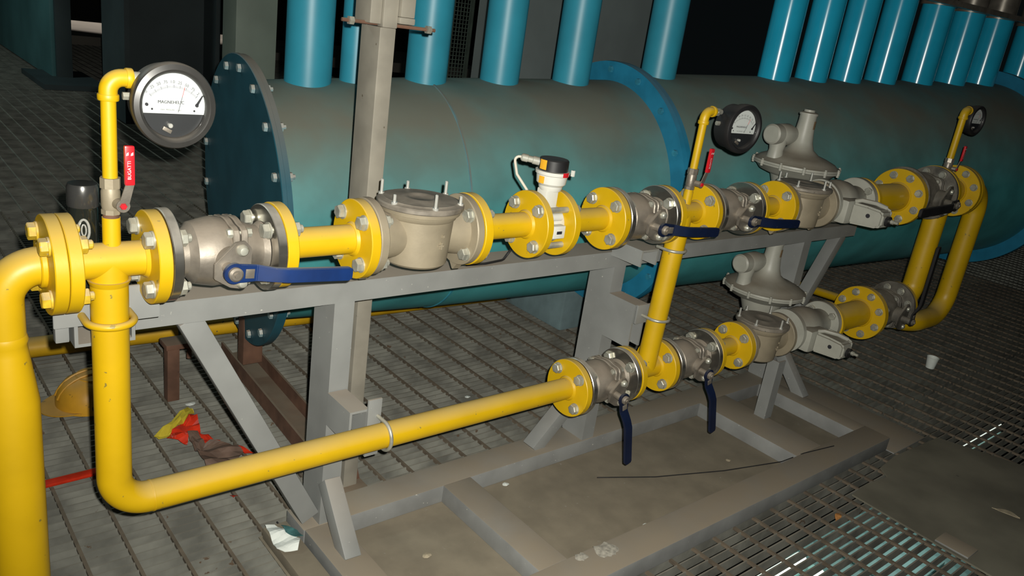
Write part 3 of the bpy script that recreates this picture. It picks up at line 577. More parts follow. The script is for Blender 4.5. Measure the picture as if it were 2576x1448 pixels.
bm = bmesh.new(); lathe(bm, [(0, 0), (0, 0.010), (0.018, 0.010), (0.019, 0.008), (0.030, 0.008), (0.031, 0.0095), (0.044, 0.0095), (0.048, 0.006), (0.048, 0)], c0, cd, 20); part(t, 'cable_gland', bm, 'white')
c1 = c0 + cd * 0.047
bm = bmesh.new(); tube(bm, fillet([c1, c1 + cd * 0.018, c1 + cd * 0.022 + V(0.012, -0.012, -0.045), c1 + V(0.022, -0.022, -0.085), c1 + V(0.020, -0.012, -0.125)], 0.010, 5), 0.0033, 10); part(t, 'cable', bm, 'cable')
bm = bmesh.new(); tube(bm, fillet([(0.985, 0.075, -0.06), (1.075, 0.19, -0.118), (1.03, 0.172, -0.146), (0.96, 0.160, -0.146), (0.90, 0.165, -0.146)], 0.03, 6), 0.0035, 8)
solo('black_cable', bm, 'black', 'thin black cable lying on the grey beam below the flow meter', 'cable', (0.97, 0.165, -0.146))

# ------------------------------------------------------------------ regulators with slam shut box
def regulator(loc, label, group):
    """local origin at the valve centre; the diaphragm casing sits behind (towards +y) and above."""
    t = thing('gas_regulator', label, 'regulator', loc, group)
    bm = bmesh.new(); lathe(bm, [(-0.112, 0), (-0.112, 0.081), (-0.093, 0.081), (-0.090, 0.056), (-0.06, 0.062), (-0.03, 0.075), (0, 0.078), (0.04, 0.072), (0.09, 0.055), (0.135, 0.052), (0.137, 0)], (0, 0.0, 0), 'x', 44); part(t, 'valve_body', bm, 'white', local=True)
    bm = bmesh.new(); lathe(bm, [(0.135, 0), (0.135, 0.080), (0.137, 0.082), (0.1615, 0.082), (0.1625, 0.080), (0.1625, 0)], (0, 0, 0), 'x', 52); part(t, 'outlet_flange', bm, 'white', local=True)
    yd, zd = 0.185, 0.092
    bm = bmesh.new(); lathe(bm, [(-0.10, 0), (-0.10, 0.065), (-0.045, 0.085), (-0.030, 0.130), (-0.012, 0.146), (-0.008, 0.157), (-0.001, 0.158), (-0.001, 0)], (0, yd, zd), 'z', 64); part(t, 'lower_casing', bm, 'white', local=True)
    bm = bmesh.new(); lathe(bm, [(0.0, 0), (0.0, 0.158), (0.007, 0.157), (0.010, 0.147), (0.020, 0.136), (0.033, 0.105), (0.043, 0.072), (0.060, 0.049), (0.085, 0.039), (0.12, 0.034), (0.165, 0.0305), (0.184, 0.0305), (0.184, 0.0335), (0.191, 0.0335), (0.195, 0.026), (0.195, 0.020), (0.203, 0.019), (0.204, 0)], (0, yd, zd), 'z', 64); part(t, 'spring_tower', bm, 'white', local=True)
    for i in range(12):
        a = 2 * math.pi * i / 12 + 0.2
        bm = bmesh.new(); lathe(bm, [(-0.014, 0), (-0.014, 0.005), (-0.008, 0.005), (-0.007, 0.0065), (0.008, 0.0065), (0.009, 0.0045), (0.013, 0.004), (0.013, 0)], (0.1575 * math.cos(a), yd + 0.1575 * math.sin(a), zd), 'z', 10); part(t, 'casing_bolt', bm, 'white', local=True)
    bm = bmesh.new(); lathe(bm, [(-0.155, 0), (-0.155, 0.030), (-0.150, 0.036), (-0.115, 0.037), (-0.112, 0.034), (-0.105, 0.038), (-0.055, 0.040), (-0.02, 0.030), (0, 0.028), (0, 0)], (-0.012, yd + 0.03, zd + 0.105), 'x', 32)
    lathe(bm, [(0, 0), (0, 0.030), (0.03, 0.026), (0.07, 0.034), (0.07, 0)], (-0.110, yd + 0.03, zd + 0.020), 'z', 28); part(t, 'pilot', bm, 'white', local=True)
    bm = bmesh.new(); arcpatch(bm, (0, yd), 0.0322, dg(262), dg(300), zd + 0.135, zd + 0.165); part(t, 'name_tag', bm, 'brown_label', 'brown weathered tag', local=True)
    # slam shut box leaning out to the front
    bm = bmesh.new(); box(bm, (-0.092, -0.100, -0.055), (0.012, -0.030, 0.030), 0.012); part(t, 'trip_housing', bm, 'white', local=True)
    bm = bmesh.new(); prism(bm, [(-0.060, -0.095, -0.052), (-0.060, -0.095, 0.024), (-0.060, -0.150, 0.024), (-0.060, -0.200, 0.020), (-0.060, -0.212, 0.008), (-0.060, -0.212, -0.034), (-0.060, -0.195, -0.044)], (0.066, 0, 0), 0.007); part(t, 'trip_arm', bm, 'white', local=True, smooth=False)
    bm = bmesh.new(); prism(bm, [(0.0065, -0.10, -0.036), (0.0065, -0.10, 0.030), (0.0065, -0.170, 0.030), (0.0065, -0.205, 0.018), (0.0065, -0.205, -0.026)], (0.014, 0, 0), 0.005); part(t, 'side_cover', bm, 'white', local=True, smooth=False)
    bm = bmesh.new(); tube(bm, [(-0.05, -0.10, 0.028), (-0.045, -0.12, 0.036), (-0.02, -0.16, 0.034), (0.0, -0.19, 0.024)], 0.008, 10); part(t, 'arm_rib', bm, 'white', local=True)
    bm = bmesh.new(); lathe(bm, [(0, 0), (0, 0.017), (0.012, 0.018), (0.012, 0)], (-0.026, -0.211, -0.014), '-y', 24); part(t, 'black_plug', bm, 'black', local=True)
    bm = bmesh.new(); lathe(bm, [(0, 0), (0, 0.008), (0.010, 0.008), (0.012, 0.005), (0.026, 0.005), (0.026, 0)], (-0.014, -0.222, -0.014), '-y', 16); part(t, 'reset_knob', bm, 'bolt', local=True)
    bm = bmesh.new(); lathe(bm, [(0, 0), (0, 0.0075), (0.002, 0.0075), (0.002, 0)], (-0.059, -0.16, -0.008), '-x', 20); part(t, 'screw_recess', bm, 'ink', local=True)
    return t
g1 = regulator((2.423, 0.005, ZU), 'upper pale gas regulator with round diaphragm casing and spring tower', 'pale gas regulators')
g2 = dup(g1, (2.423, 0.005, ZL + 0.003), 'lower pale gas regulator with round diaphragm casing, below the upper one')

# ------------------------------------------------------------------ pressure gauges
def seg_arc(r, a0, a1, n):
    return [(r * math.cos(a0 + (a1 - a0) * i / n), r * math.sin(a0 + (a1 - a0) * i / n)) for i in range(n + 1)]
def gauge(loc, label, group, needle_deg, bezel='bezel'):
    """face towards -y, local origin at the centre of the bezel front."""
    t = thing('pressure_gauge', label, 'gauge', loc, group)
    bm = bmesh.new(); lathe(bm, [(0.016, 0), (0.016, 0.0605), (0.030, 0.0605), (0.031, 0.057), (0.062, 0.056), (0.064, 0.053), (0.064, 0)], (0, 0, 0), 'y', 64); part(t, 'case', bm, bezel, local=True)
    bm = bmesh.new(); lathe(bm, [(0.015, 0.047), (0.004, 0.0475), (0.0, 0.050), (-0.002, 0.053), (0.0, 0.0605), (0.004, 0.0625), (0.017, 0.0625), (0.019, 0.0595), (0.019, 0.047), (0.015, 0.047)], (0, 0, 0), 'y', 72); part(t, 'bezel_ring', bm, bezel, local=True)
    yc = -0.012
    a = math.asin(-yc / 0.0475) * -1
    pts = seg_arc(0.0475, a, math.pi - a, 40)
    bm = bmesh.new(); prism(bm, [(p[0], 0.0112, p[1]) for p in pts], (0, 0.0014, 0)); d = part(t, 'dial', bm, 'dial', local=True, smooth=False)
    bm = bmesh.new(); prism(bm, [(p[0], 0.0138, p[1]) for p in seg_arc(0.0475, 0, 2 * math.pi, 48)[:-1]], (0, 0.0016, 0)); part(t, 'lower_plate', bm, 'dial_dark', local=True, smooth=False)
    # printed scale, numerals, lettering (flat print on the dial)
    bm = bmesh.new(); rx = Matrix.Rotation(math.pi / 2, 4, 'X'); piv = V(0, 0, -0.018)
    for i in range(41):
        th = math.radians(134 - 88 * i / 40); big = i % 5 == 0; r0, r1 = 0.0470, (0.0515 if big else 0.0500)
        c_, s_ = math.cos(th), math.sin(th); wv = 0.00032 if big else 0.0002
        q = [(r0 * c_ - wv * s_, r0 * s_ + wv * c_), (r0 * c_ + wv * s_, r0 * s_ - wv * c_), (r1 * c_ + wv * s_, r1 * s_ - wv * c_), (r1 * c_ - wv * s_, r1 * s_ + wv * c_)]
        q = [(x, 0.0109, z - 0.0215) for x, z in q]
        if all(x * x + z * z < 0.0470 ** 2 for x, _, z in q): bm.faces.new([bm.verts.new(p) for p in q])
    for i, s in enumerate(('0', '.25', '.50', '.75', '1.0', '.25', '.50', '.75', '2')):
        th = math.radians(134 - 11 * i); x, z = 0.0555 * math.cos(th) - 0.002, 0.0555 * math.sin(th) - 0.0215
        if x * x + z * z < 0.0452 ** 2: add_text(bm, s, 0.0060, Matrix.Translation((x, 0.0109, z)) @ Matrix.Rotation(math.radians(90) - th, 4, 'Y') @ rx)
    
    for k in (-1, 0, 1): add_text(bm, 'MAGNEHELIC', 0.0064, Matrix.Translation((-0.004 + k * 0.00013, 0.0109 + k * 0.00001, 0.0045)) @ rx)
    add_text(bm, 'MAX. PRESSURE  1.0 bar', 0.0030, Matrix.Translation((-0.004, 0.0109, -0.0065)) @ rx)
    for x, z in ((-0.032, -0.006), (0.031, -0.007)):
        vs = [bm.verts.new((x + 0.0016 * math.cos(k * math.pi / 6), 0.0109, z + 0.0016 * math.sin(k * math.pi / 6))) for k in range(12)]; bm.faces.new(vs)
    o = part(d, 'dial_print', bm, 'ink', local=True, smooth=False)
    th = math.radians(needle_deg); r0, r1 = 0.009, 0.0475
    bm = bmesh.new(); c_, s_ = math.cos(th), math.sin(th)
    def ndl(ra, rb):
        prism(bm, [(ra * c_ - 0.0003 * s_ + 0.004, 0.0098, ra * s_ + 0.0003 * c_ - 0.0185), (ra * c_ + 0.0003 * s_ + 0.004, 0.0098, ra * s_ - 0.0003 * c_ - 0.0185), (rb * c_ + 0.0003 * s_ + 0.004, 0.0098, rb * s_ - 0.0003 * c_ - 0.0185), (rb * c_ - 0.0003 * s_ + 0.004, 0.0098, rb * s_ + 0.0003 * c_ - 0.0185)], (0, 0.0004, 0))
    ndl(r0, 0.033); part(t, 'needle_stem', bm, 'ink', local=True, smooth=False); bm = bmesh.new(); ndl(0.033, r1); part(t, 'needle', bm, 'redflat', local=True, smooth=False)
    bm = bmesh.new(); prism(bm, [(0.0330, 0.0085, 0.0035), (0.0365, 0.0085, 0.0020), (0.0440, 0.0085, 0.0160), (0.0425, 0.0085, 0.0170)], (0, 0.001, 0)); cyl(bm, (0.0345, 0.0085, 0.0015), (0.0345, 0.0105, 0.0015), 0.0026, 14); part(t, 'set_pointer', bm, 'ink', local=True, smooth=False)
    bm = bmesh.new(); cyl(bm, (-0.040, 0.0085, 0.0005), (-0.040, 0.0105, 0.0005), 0.0024, 14); part(t, 'dial_screw', bm, 'ink', local=True)
    bm = bmesh.new(); cyl(bm, (-0.006, 0.004, -0.029), (-0.006, 0.0138, -0.029), 0.0035, 16, 0.001); part(t, 'zero_screw', bm, 'chrome', local=True)
    bm = bmesh.new(); obox(bm, (-0.010, 0.011, -0.036), (1, 0, -0.5), (0, 1, 0), (0.5, 0, 1), 0.014, 0.004, 0.006, 0.001); part(t, 'zero_lever', bm, 'stainless', local=True)
    bm = bmesh.new(); lathe(bm, [(0.0045, 0), (0.0045, 0.0472), (0.0060, 0.0472), (0.0060, 0)], (0, 0, 0), 'y', 48); part(t, 'glass', bm, 'glass', local=True)
    bm = bmesh.new(); cyl(bm, (-0.066, 0.045, 0.006), (-0.052, 0.045, 0.006), 0.006, 6); part(t, 'port_plug', bm, 'bolt', 'plugged brass side port', local=True)
    return t
GG = 'round pressure gauges on thin yellow stems'
ga = gauge((0.0955, -0.052, 0.2695), 'nearest pressure gauge, dial facing us, red needle, at top left', GG, 75)
gb = gauge((1.668, -0.060, 0.2655), 'middle pressure gauge with black rim above the crossover pipe', GG, 68, 'black'); gb.scale = (1.10, 1.0, 1.12)
gc = dup(gb, (3.385, -0.03, 0.330), 'farthest small pressure gauge at right seen edge-on', rotz=0.0); gc.scale = (0.98, 0.9, 1.0)
ga.scale = (1.04, 1, 1.10); ga.rotation_euler = (0, 0, math.radians(-2)); gb.rotation_euler = (0, 0, math.radians(-8)); gc.rotation_euler = (0, 0, math.radians(-6))

# gauge stems: stub, small ball valve with red lever, thin pipe and elbow
def stem(x, z0, zel, label, group, rp, reach, lever_top, dust_col=False):
    t = thing('gauge_stem', label, 'pipe', (x, 0, z0), group)
    vz = z0 + 0.062
    bm = bmesh.new(); cyl(bm, (x, 0, z0 - 0.012), (x, 0, z0 + 0.036), rp * 1.22, 28); part(t, 'stub', bm, 'yellow')
    bm = bmesh.new(); lathe(bm, [(0.030, 0), (0.030, rp * 1.1), (0.044, rp * 1.1), (0.044, 0)], (x, 0, z0), 'z', 24); part(t, 'thread_collar', bm, 'rust' if dust_col else 'yellow')
    bm = bmesh.new(); lathe(bm, [(0.042, 0), (0.042, rp * 1.30), (0.050, rp * 1.30), (0.050, 0)], (x, 0, z0), 'z', 8)
    lathe(bm, [(0.049, 0), (0.049, rp * 1.15), (0.056, rp * 1.28), (0.080, rp * 1.28), (0.087, rp * 1.12), (0.087, 0)], (x, 0, z0), 'z', 28)
    lathe(bm, [(0.086, 0), (0.086, rp * 1.38), (0.103, rp * 1.38), (0.103, 0)], (x, 0, z0), 'z', 8)
    cyl(bm, (x + 0.004, 0, vz), (x + 0.010, -rp * 1.28 - 0.014, vz), 0.009, 16, 0.001); part(t, 'valve_body', bm, 'alu' if dust_col else 'stainless')
    lx, ly = x + 0.011, -rp * 1.28 - 0.014
    bm = bmesh.new(); lathe(bm, [(0, 0), (0, 0.0105), (0.003, 0.0105), (0.003, 0)], (lx, ly, vz), '-y', 20)
    prism(bm, [(lx - 0.008, ly - 0.003, vz - 0.002), (lx + 0.008, ly - 0.003, vz - 0.002), (lx + 0.017, ly - 0.006, vz + 0.038), (lx + 0.004, ly - 0.006, vz + 0.038)], (0, 0.003, 0)); part(t, 'lever', bm, 'stainless', smooth=False)
    lv = [c for c in t.children if c.name.startswith('lever')][0]
    bm = bmesh.new(); lathe(bm, [(0.003, 0), (0.003, 0.006), (0.007, 0.005), (0.007, 0)], (lx, ly, vz), '-y', 6); part(lv, 'lever_nut', bm, 'red')
    gx = lx + 0.009
    bm = bmesh.new(); box(bm, (gx - 0.0078, ly - 0.011, vz + 0.036), (gx + 0.0078, ly - 0.002, lever_top), 0.003); part(lv, 'grip', bm, 'red')
    bm = bmesh.new(); hz = (lever_top + vz + 0.03) / 2
    add_text(bm, 'BUGATTI', 0.0075, Matrix.Translation((gx - 0.001, ly - 0.0113, hz - 0.004)) @ Matrix.Rotation(-math.pi / 2, 4, 'Y') @ Matrix.Rotation(math.pi / 2, 4, 'X'))
    for k in (0, 1):
        q = [(gx - 0.006 + k * 0.007, ly - 0.0113, lever_top - 0.016), (gx - 0.002 + k * 0.007, ly - 0.0113, lever_top - 0.015), (gx - 0.002 + k * 0.007, ly - 0.0113, lever_top - 0.010), (gx - 0.005 + k * 0.007, ly - 0.0113, lever_top - 0.012)]
        bm.faces.new([bm.verts.new(p) for p in q])
    part(lv, 'lettering', bm, 'dial', 'white lettering up the red grip', smooth=False)
    bm = bmesh.new(); cyl(bm, (x, 0, z0 + 0.100), (x, 0, zel - 0.028), rp, 28); part(t, 'tube', bm, 'yellow')
    re = rp * 1.20
    bm = bmesh.new(); tube(bm, fillet([(x, 0, zel - 0.030), (x, 0, zel), (x + 0.030, 0, zel)], 0.022, 10), re, 28)
    for c_, d in (((x, 0, zel - 0.036), 'z'), ((x + 0.026, 0, zel), 'x')): lathe(bm, [(0, 0), (0, re + 0.0015), (0.0015, re + 0.0022), (0.0085, re + 0.0022), (0.010, re + 0.0015), (0.010, 0)], c_, d, 28)
    part(t, 'elbow', bm, 'yellow')
    bm = bmesh.new(); lathe(bm, [(0, 0), (0, rp * 0.95), (0.012, rp * 0.95), (0.013, 0.0075), (reach, 0.0075), (reach, 0)], (x + 0.035, 0, zel), 'x', 20); part(t, 'nipple', bm, 'bolt')
    bm = bmesh.new(); lathe(bm, [(0.011, 0), (0.011, 0.012), (0.021, 0.012), (0.021, 0)], (x + 0.035, 0, zel), 'x', 6); part(t, 'hex_bush', bm, 'bolt')
    return t
GS = 'gauge stems with small red-levered valves'
stem(0.0085, ZU + 0.030, 0.3035, 'nearest thin yellow gauge stem with small red-levered valve on the first tee', GS, 0.0116, 0.034, 0.203, True)
stem(1.549, ZU + 0.028, 0.3030, 'middle thin yellow gauge stem with red-levered valve above the crossover pipe', GS, 0.0112, 0.036, 0.205)
stem(3.300, ZU + 0.052, 0.366, 'farthest thin yellow gauge stem on the outlet pipe at right', GS, 0.0140, 0.030, 0.225)

# ------------------------------------------------------------------ U bolts
def ubolt(c, axis, r, leg, label, mcol='bolt', rw=0.0045):
    """half ring in front (-y) of a pipe at c, legs running to +y."""
    c = Vector(c); u = Vector((1, 0, 0)) if axis == 'z' else Vector((0, 0, 1))
    pts = [c + u * r + V(0, leg, 0)] + [c + u * (r * math.cos(a)) + V(0, -r * math.sin(a), 0) for a in [math.pi * k / 28 for k in range(29)]] + [c - u * r + V(0, leg, 0)]
    bm = bmesh.new(); tube(bm, pts, rw, 20)
    return solo('pipe_clamp', bm, mcol, label, 'clamp', c, 'U-bolt clamps holding pipes to the frame')
ubolt((0.003, 0, -0.108), 'z', 0.0375, 0.055, 'yellow painted U-bolt clamp round the near drop pipe', 'yellow', 0.0065)
ubolt((0.587, 0, ZL), 'x', 0.0350, 0.050, 'bare metal U-bolt clamp round the long lower pipe', 'bolt')
ubolt((1.536, 0, -0.100), 'z', 0.0350, 0.035, 'metal U-bolt clamp at the top of the crossover pipe', 'bolt')
ubolt((1.529, 0, -0.318), 'z', 0.0350, 0.045, 'metal U-bolt clamp halfway down the crossover pipe', 'bolt')

# unidentified dark bottle-like fitting behind the first flange
t = thing('capped_fitting', 'glossy black cylindrical fitting with chrome cap behind the first yellow flange', 'fitting', (-0.010, 0.105, -0.12))
bm = bmesh.new(); lathe(bm, [(-0.118, 0), (-0.118, 0.012), (-0.03, 0.012), (-0.025, 0.022), (0.000, 0.0235), (0.062, 0.0235), (0.068, 0.0225), (0.068, 0)], (-0.010, 0.105, 0), 'z', 40); part(t, 'body', bm, 'blackgloss')
bm = bmesh.new(); lathe(bm, [(0.068, 0), (0.068, 0.0245), (0.070, 0.0255), (0.102, 0.0255), (0.108, 0.023), (0.109, 0)], (-0.010, 0.105, 0), 'z', 40); part(t, 'cap', bm, 'capchrome')
dv = V(-0.2145, -0.977, 0)
bm = bmesh.new(); pc = V(-0.010, 0.105, 0.030) + dv * 0.0235; sx = V(0.977, -0.2145, 0)
tube(bm, [pc + sx * (0.0085 * math.cos(a)) + V(0, 0, 0.019 * math.sin(a)) for a in [2 * math.pi * k / 28 for k in range(28)]], 0.0022, 8, closed=True)
tube(bm, [pc + sx * (0.0035 * math.cos(a)) + V(0, 0, 0.010 * math.sin(a)) for a in [2 * math.pi * k / 20 for k in range(20)]], 0.0014, 8, closed=True); part(t, 'embossed_oval', bm, 'chrome')
# ------------------------------------------------------------------ the big blue header tank
TC = V(0.692, 1.116, -0.224); TA = V(0.990, -0.120, 0.044).normalized()
TS = TA.cross(V(0, 0, 1)).normalized(); TU = TS.cross(TA)
def tp(d, r=0, a=0): return TC + TA * d + (TU * math.cos(a) + TS * math.sin(a)) * r
t = thing('header_tank', 'huge dusty teal cylindrical header with bolted end cover, behind the pipe skid', 'tank', (2.2, 0.93, ZF))
def tl(prof, seg=96): 
    bm = bmesh.new(); return lathe(bm, prof, TC, TA, seg)
part(t, 'end_cover', tl([(-0.014, 0), (-0.014, 0.474), (-0.012, 0.4765), (0.000, 0.4765), (0.000, 0)]), 'blind')
part(t, 'end_flange', tl([(0.001, 0.36), (0.001, 0.4745), (0.016, 0.4745), (0.016, 0.36), (0.001, 0.36)]), 'blind')
part(t, 'shell', tl([(0.016, 0.394), (0.30, 0.408), (0.62, 0.421), (0.64, 0.4225), (1.50, 0.440)]), 'tank')
part(t, 'weld_seam', tl([(0.622, 0.418), (0.625, 0.4245), (0.631, 0.4245), (0.634, 0.418), (0.622, 0.418)]), 'seam', 'blue line of paint along a weld')
part(t, 'ring_flange', tl([(1.500, 0.40), (1.500, 0.517), (1.520, 0.519), (1.520, 0.40), (1.500, 0.40)]), 'tank_flange')
part(t, 'ring_flange', tl([(1.522, 0.40), (1.522, 0.517), (1.544, 0.517), (1.544, 0.40), (1.522, 0.40)]), 'tank_flange')
part(t, 'shell', tl([(1.544, 0.470), (2.4, 0.486), (3.4, 0.500), (4.42, 0.520)]), 'tank')
part(t, 'ring_flange', tl([(4.42, 0.45), (4.42, 0.592), (4.46, 0.592), (4.46, 0.45), (4.42, 0.45)]), 'tank_flange')
part(t, 'shell', tl([(4.46, 0.52), (5.6, 0.53), (5.6, 0)]), 'tank')
bm = bmesh.new(); lathe(bm, [(-0.010, 0), (-0.010, 0.013), (0, 0.014), (0, 0.009), (0.034, 0.009), (0.034, 0.014), (0.046, 0.014), (0.046, 0.007), (0.055, 0.007), (0.055, 0)], (0, 0, 0), 'z', 6); cbm = finish(bm); cbm.name = 'cover_bolt'; cbm.materials.append(M['bluebolt'])
q = TA.to_track_quat('Z', 'Y').to_euler()
for i in range(18):
    a = math.radians(5.5 + 20 * i); inst(t, 'cover_bolt', cbm, tp(-0.015, 0.440, a), q)
rbm = cbm.copy(); rbm.name = 'ring_bolt'; rbm.materials.clear(); rbm.materials.append(M['ring_bolt'])
for i in range(17):
    a = math.radians(-2 + 360 / 17 * i); inst(t, 'ring_bolt', rbm, tp(1.498, 0.485, a), q)
t2 = thing('tank_pedestal', 'rusty brown post and floor channel under the left end of the big tank', 'support', (0.72, 0.95, ZF))
bm = bmesh.new(); box(bm, (0.69, 1.075, -0.80), (0.76, 1.125, -0.62), 0.003); part(t2, 'post', bm, 'rust')
bm = bmesh.new(); channel(bm, (0.655, 0.46, ZF), (0.70, 1.30, ZF), (1, 0, 0), (0, 0, 1), 0.105, 0.058, 0.007); part(t2, 'floor_channel', bm, 'rust', smooth=False)
bm = bmesh.new(); box(bm, (2.16, 1.0, ZF), (2.62, 1.50, -0.55), 0.01)
solo('plinth', bm, 'plinth', 'blue-grey concrete plinth under the big tank below its middle flange', 'plinth', (2.4, 1.25, ZF))
# saddle between plinth and shell is the shell itself resting on the plinth
# blue risers on top of the tank
def riser(d, r, label, group, ztop, cap=False, rr=0.42, m='riser'):
    b = tp(d); zb_ = b.z + rr - 0.06; cy = b.y - 0.02
    t = thing('blue_riser_pipe', label, 'pipe', (b.x, cy, zb_), group)
    bm = bmesh.new(); cyl(bm, (b.x, cy, zb_), (b.x, cy, ztop), r, 40); part(t, 'tube', bm, 'riser_glossy' if cap else 'riser')
    if cap:
        bm = bmesh.new(); lathe(bm, [(0, 0), (0, r + 0.012), (0.02, r + 0.012), (0.02, 0)], (b.x, cy, ztop), 'z', 36); part(t, 'clamp_ring', bm, 'hose')
        bm = bmesh.new(); lathe(bm, [(0.02, 0), (0.02, r - 0.002), (0.6, r - 0.002), (0.6, 0)], (b.x, cy, ztop), 'z', 36); part(t, 'hose', bm, 'hose')
    return t
names = ['first blue riser pipe from the left, rising from the tank beside its end cover', 'thin rust-stained blue riser pipe half hidden behind the tall grey column', 'blue riser pipe just right of the tall grey column', 'blue riser pipe midway between the column and the tank ring flange', 'blue riser pipe just left of the tank ring flange', 'blue riser pipe just right of the tank ring flange']
for (d, r, rr), nm in zip(((0.185, 0.075, 0.40), (0.345, 0.050, 0.41), (0.610, 0.073, 0.42), (0.915, 0.073, 0.43), (1.245, 0.073, 0.435), (1.700, 0.074, 0.47)), names): riser(d, r, nm, 'blue riser pipes on the left half of the tank', 2.4, rr=rr)
od = ['first', 'second', 'third', 'fourth', 'fifth', 'sixth', 'seventh', 'eighth', 'ninth']
for i, d in enumerate((2.43, 2.70, 2.97, 3.265, 3.605, 3.925, 4.235, 4.66, 5.05)):
    riser(d, 0.075 + 0.0015 * i, od[i] + ' shiny dark blue riser in the right-hand row, counting from the black gap', 'blue riser pipes on the right half of the tank', 0.835, True, rr=0.50)
bm = bmesh.new(); box(bm, (3.35, 0.66, 0.837), (6.0, 0.69, 0.865), 0.002)
bmesh.ops.rotate(bm, cent=(3.35, 0.70, 0.88), matrix=Matrix.Rotation(-0.12, 3, 'Z'), verts=bm.verts)
solo('tie_bar', bm, 'hose', 'dark steel tie bar across the tops of the right-hand blue risers', 'bar', (4.6, 0.65, 0.88))
bm = bmesh.new(); cyl(bm, (-0.3, 1.545, -0.826), (3.4, 1.36, -0.826), 0.036, 28)
t = thing('floor_pipe', 'yellow pipe lying low across the deck behind the frame and tank', 'pipe', (0.5, 1.5, -0.826)); part(t, 'tube', bm, 'yellow_old')
for x in (0.42, 0.60, 0.62):
    bm = bmesh.new(); y_ = 1.545 - 0.185 * (x + 0.3) / 3.7; lathe(bm, [(0, 0), (0, 0.0368), (0.008, 0.0368), (0.008, 0)], (x, y_, -0.826), (3.7, -0.185, 0), 28); part(t, 'paint_band', bm, 'paper_green', 'dark green painted band')
t = thing('pipe_support', 'small rusty angle support standing on the deck behind the diagonal brace', 'support', (0.44, 1.04, ZF))
bm = bmesh.new(); box(bm, (0.422, 1.03, ZF), (0.460, 1.068, -0.665), 0.002); part(t, 'leg', bm, 'rust')
bm = bmesh.new(); box(bm, (0.418, 1.028, -0.680), (0.515, 1.10, -0.662), 0.002); part(t, 'arm', bm, 'rust')
bm = bmesh.new(); cyl(bm, (0.500, 1.06, -0.73), (0.500, 1.06, -0.662), 0.008, 10); part(t, 'hook', bm, 'rust')

# ------------------------------------------------------------------ background machinery
def colm(name, label, cat, mn, mx_, m, extra=None):
    t = thing(name, label, cat, ((mn[0] + mx_[0]) / 2, (mn[1] + mx_[1]) / 2, mn[2]))
    bm = bmesh.new(); box(bm, mn, mx_, 0.004); part(t, 'shaft', bm, m); return t
c = colm('building_column', 'grey-green square column behind the left end of the tank', 'column', (1.02, 2.05, ZF), (1.20, 2.20, 3.0), 'greencol')
bm = bmesh.new(); box(bm, (0.97, 2.0, ZF), (1.25, 2.25, ZF + 0.015)); part(c, 'base_plate', bm, 'rust')
c = thing('building_column', 'wide dark flanged steel column standing far back left of the tank', 'column', (1.9, 6.2, ZF))
bm = bmesh.new(); box(bm, (1.64, 6.0, ZF), (1.68, 6.7, 5)); part(c, 'flange', bm, 'darkcol')
bm = bmesh.new(); box(bm, (1.68, 6.30, ZF), (2.40, 6.34, 5)); part(c, 'web', bm, 'darkcol')
bm = bmesh.new(); box(bm, (2.40, 6.0, ZF), (2.44, 6.7, 5)); part(c, 'flange', bm, 'darkcol')
t = thing('machine_leg', 'teal plate leg of a machine with a bolted foot, far back at upper left', 'leg frame', (1.55, 8.4, ZF))
bm = bmesh.new(); box(bm, (1.60, 8.35, ZF + 0.02), (1.75, 8.75, 5), 0.004); part(t, 'outer_flange', bm, 'darkcol')
bm = bmesh.new(); box(bm, (1.56, 8.40, ZF + 0.02), (1.60, 14.0, 5), 0.004); part(t, 'web', bm, 'tealcol')
bm = bmesh.new(); box(bm, (1.36, 7.75, ZF), (1.95, 8.9, ZF + 0.05)); part(t, 'foot_plate', bm, 'darkcol')
bm = bmesh.new(); obox(bm, (1.50, 9.2, 0.62), (0.15, -0.95, -0.55), (1, 0, 0), (0, 0.5, -1), 1.2, 0.05, 0.05); part(t, 'gusset', bm, 'tealcol')
t = thing('duct_panel', 'grey-blue sheet metal duct behind the middle blue risers', 'duct', (2.75, 1.85, ZF))
bm = bmesh.new(); prism(bm, [(2.27, 1.70, 0.0), (3.465, 1.70, 0.0), (3.465, 1.70, 2.6), (2.27, 1.70, 2.6)], (0, 0.35, 0), 0.004); part(t, 'sheet', bm, 'panel', smooth=False)
bm = bmesh.new(); box(bm, (3.44, 1.688, 0.0), (3.475, 1.70, 2.6)); part(t, 'edge_strip', bm, 'panel')
for x in (2.35, 3.35):
    bm = bmesh.new(); box(bm, (x - 0.03, 1.8, ZF), (x + 0.03, 1.86, 0.0)); part(t, 'leg', bm, 'panel')
t = thing('mesh_guard', 'dark green mesh guard panel between the blue risers behind the tank', 'panel', (2.15, 2.2, ZF))
bm = bmesh.new()
for k in range(9): box(bm, (2.10 + k * 0.02, 2.10, ZF), (2.104 + k * 0.02, 2.104, 2.4))
for k in range(160): box(bm, (2.10, 2.104, ZF + 0.02 * k), (2.265, 2.107, ZF + 0.02 * k + 0.004))
o = part(t, 'wire_mesh', bm, 'mesh', smooth=False); o['kind'] = 'stuff'
bm = bmesh.new(); box(bm, (2.085, 2.095, ZF), (2.10, 2.115, 2.4)); part(t, 'frame_bar', bm, 'mesh')
bm = bmesh.new(); box(bm, (2.265, 2.095, ZF), (2.28, 2.115, 2.4)); part(t, 'frame_bar', bm, 'mesh')
bm = bmesh.new(); cyl(bm, (3.2, 13.4, 1.6), (4.0, 13.5, ZF), 0.05, 12)
solo('stay_pipe', bm, 'darkcol', 'dark slanting stay pipe far back at upper left', 'pipe', (4.0, 13.5, ZF))

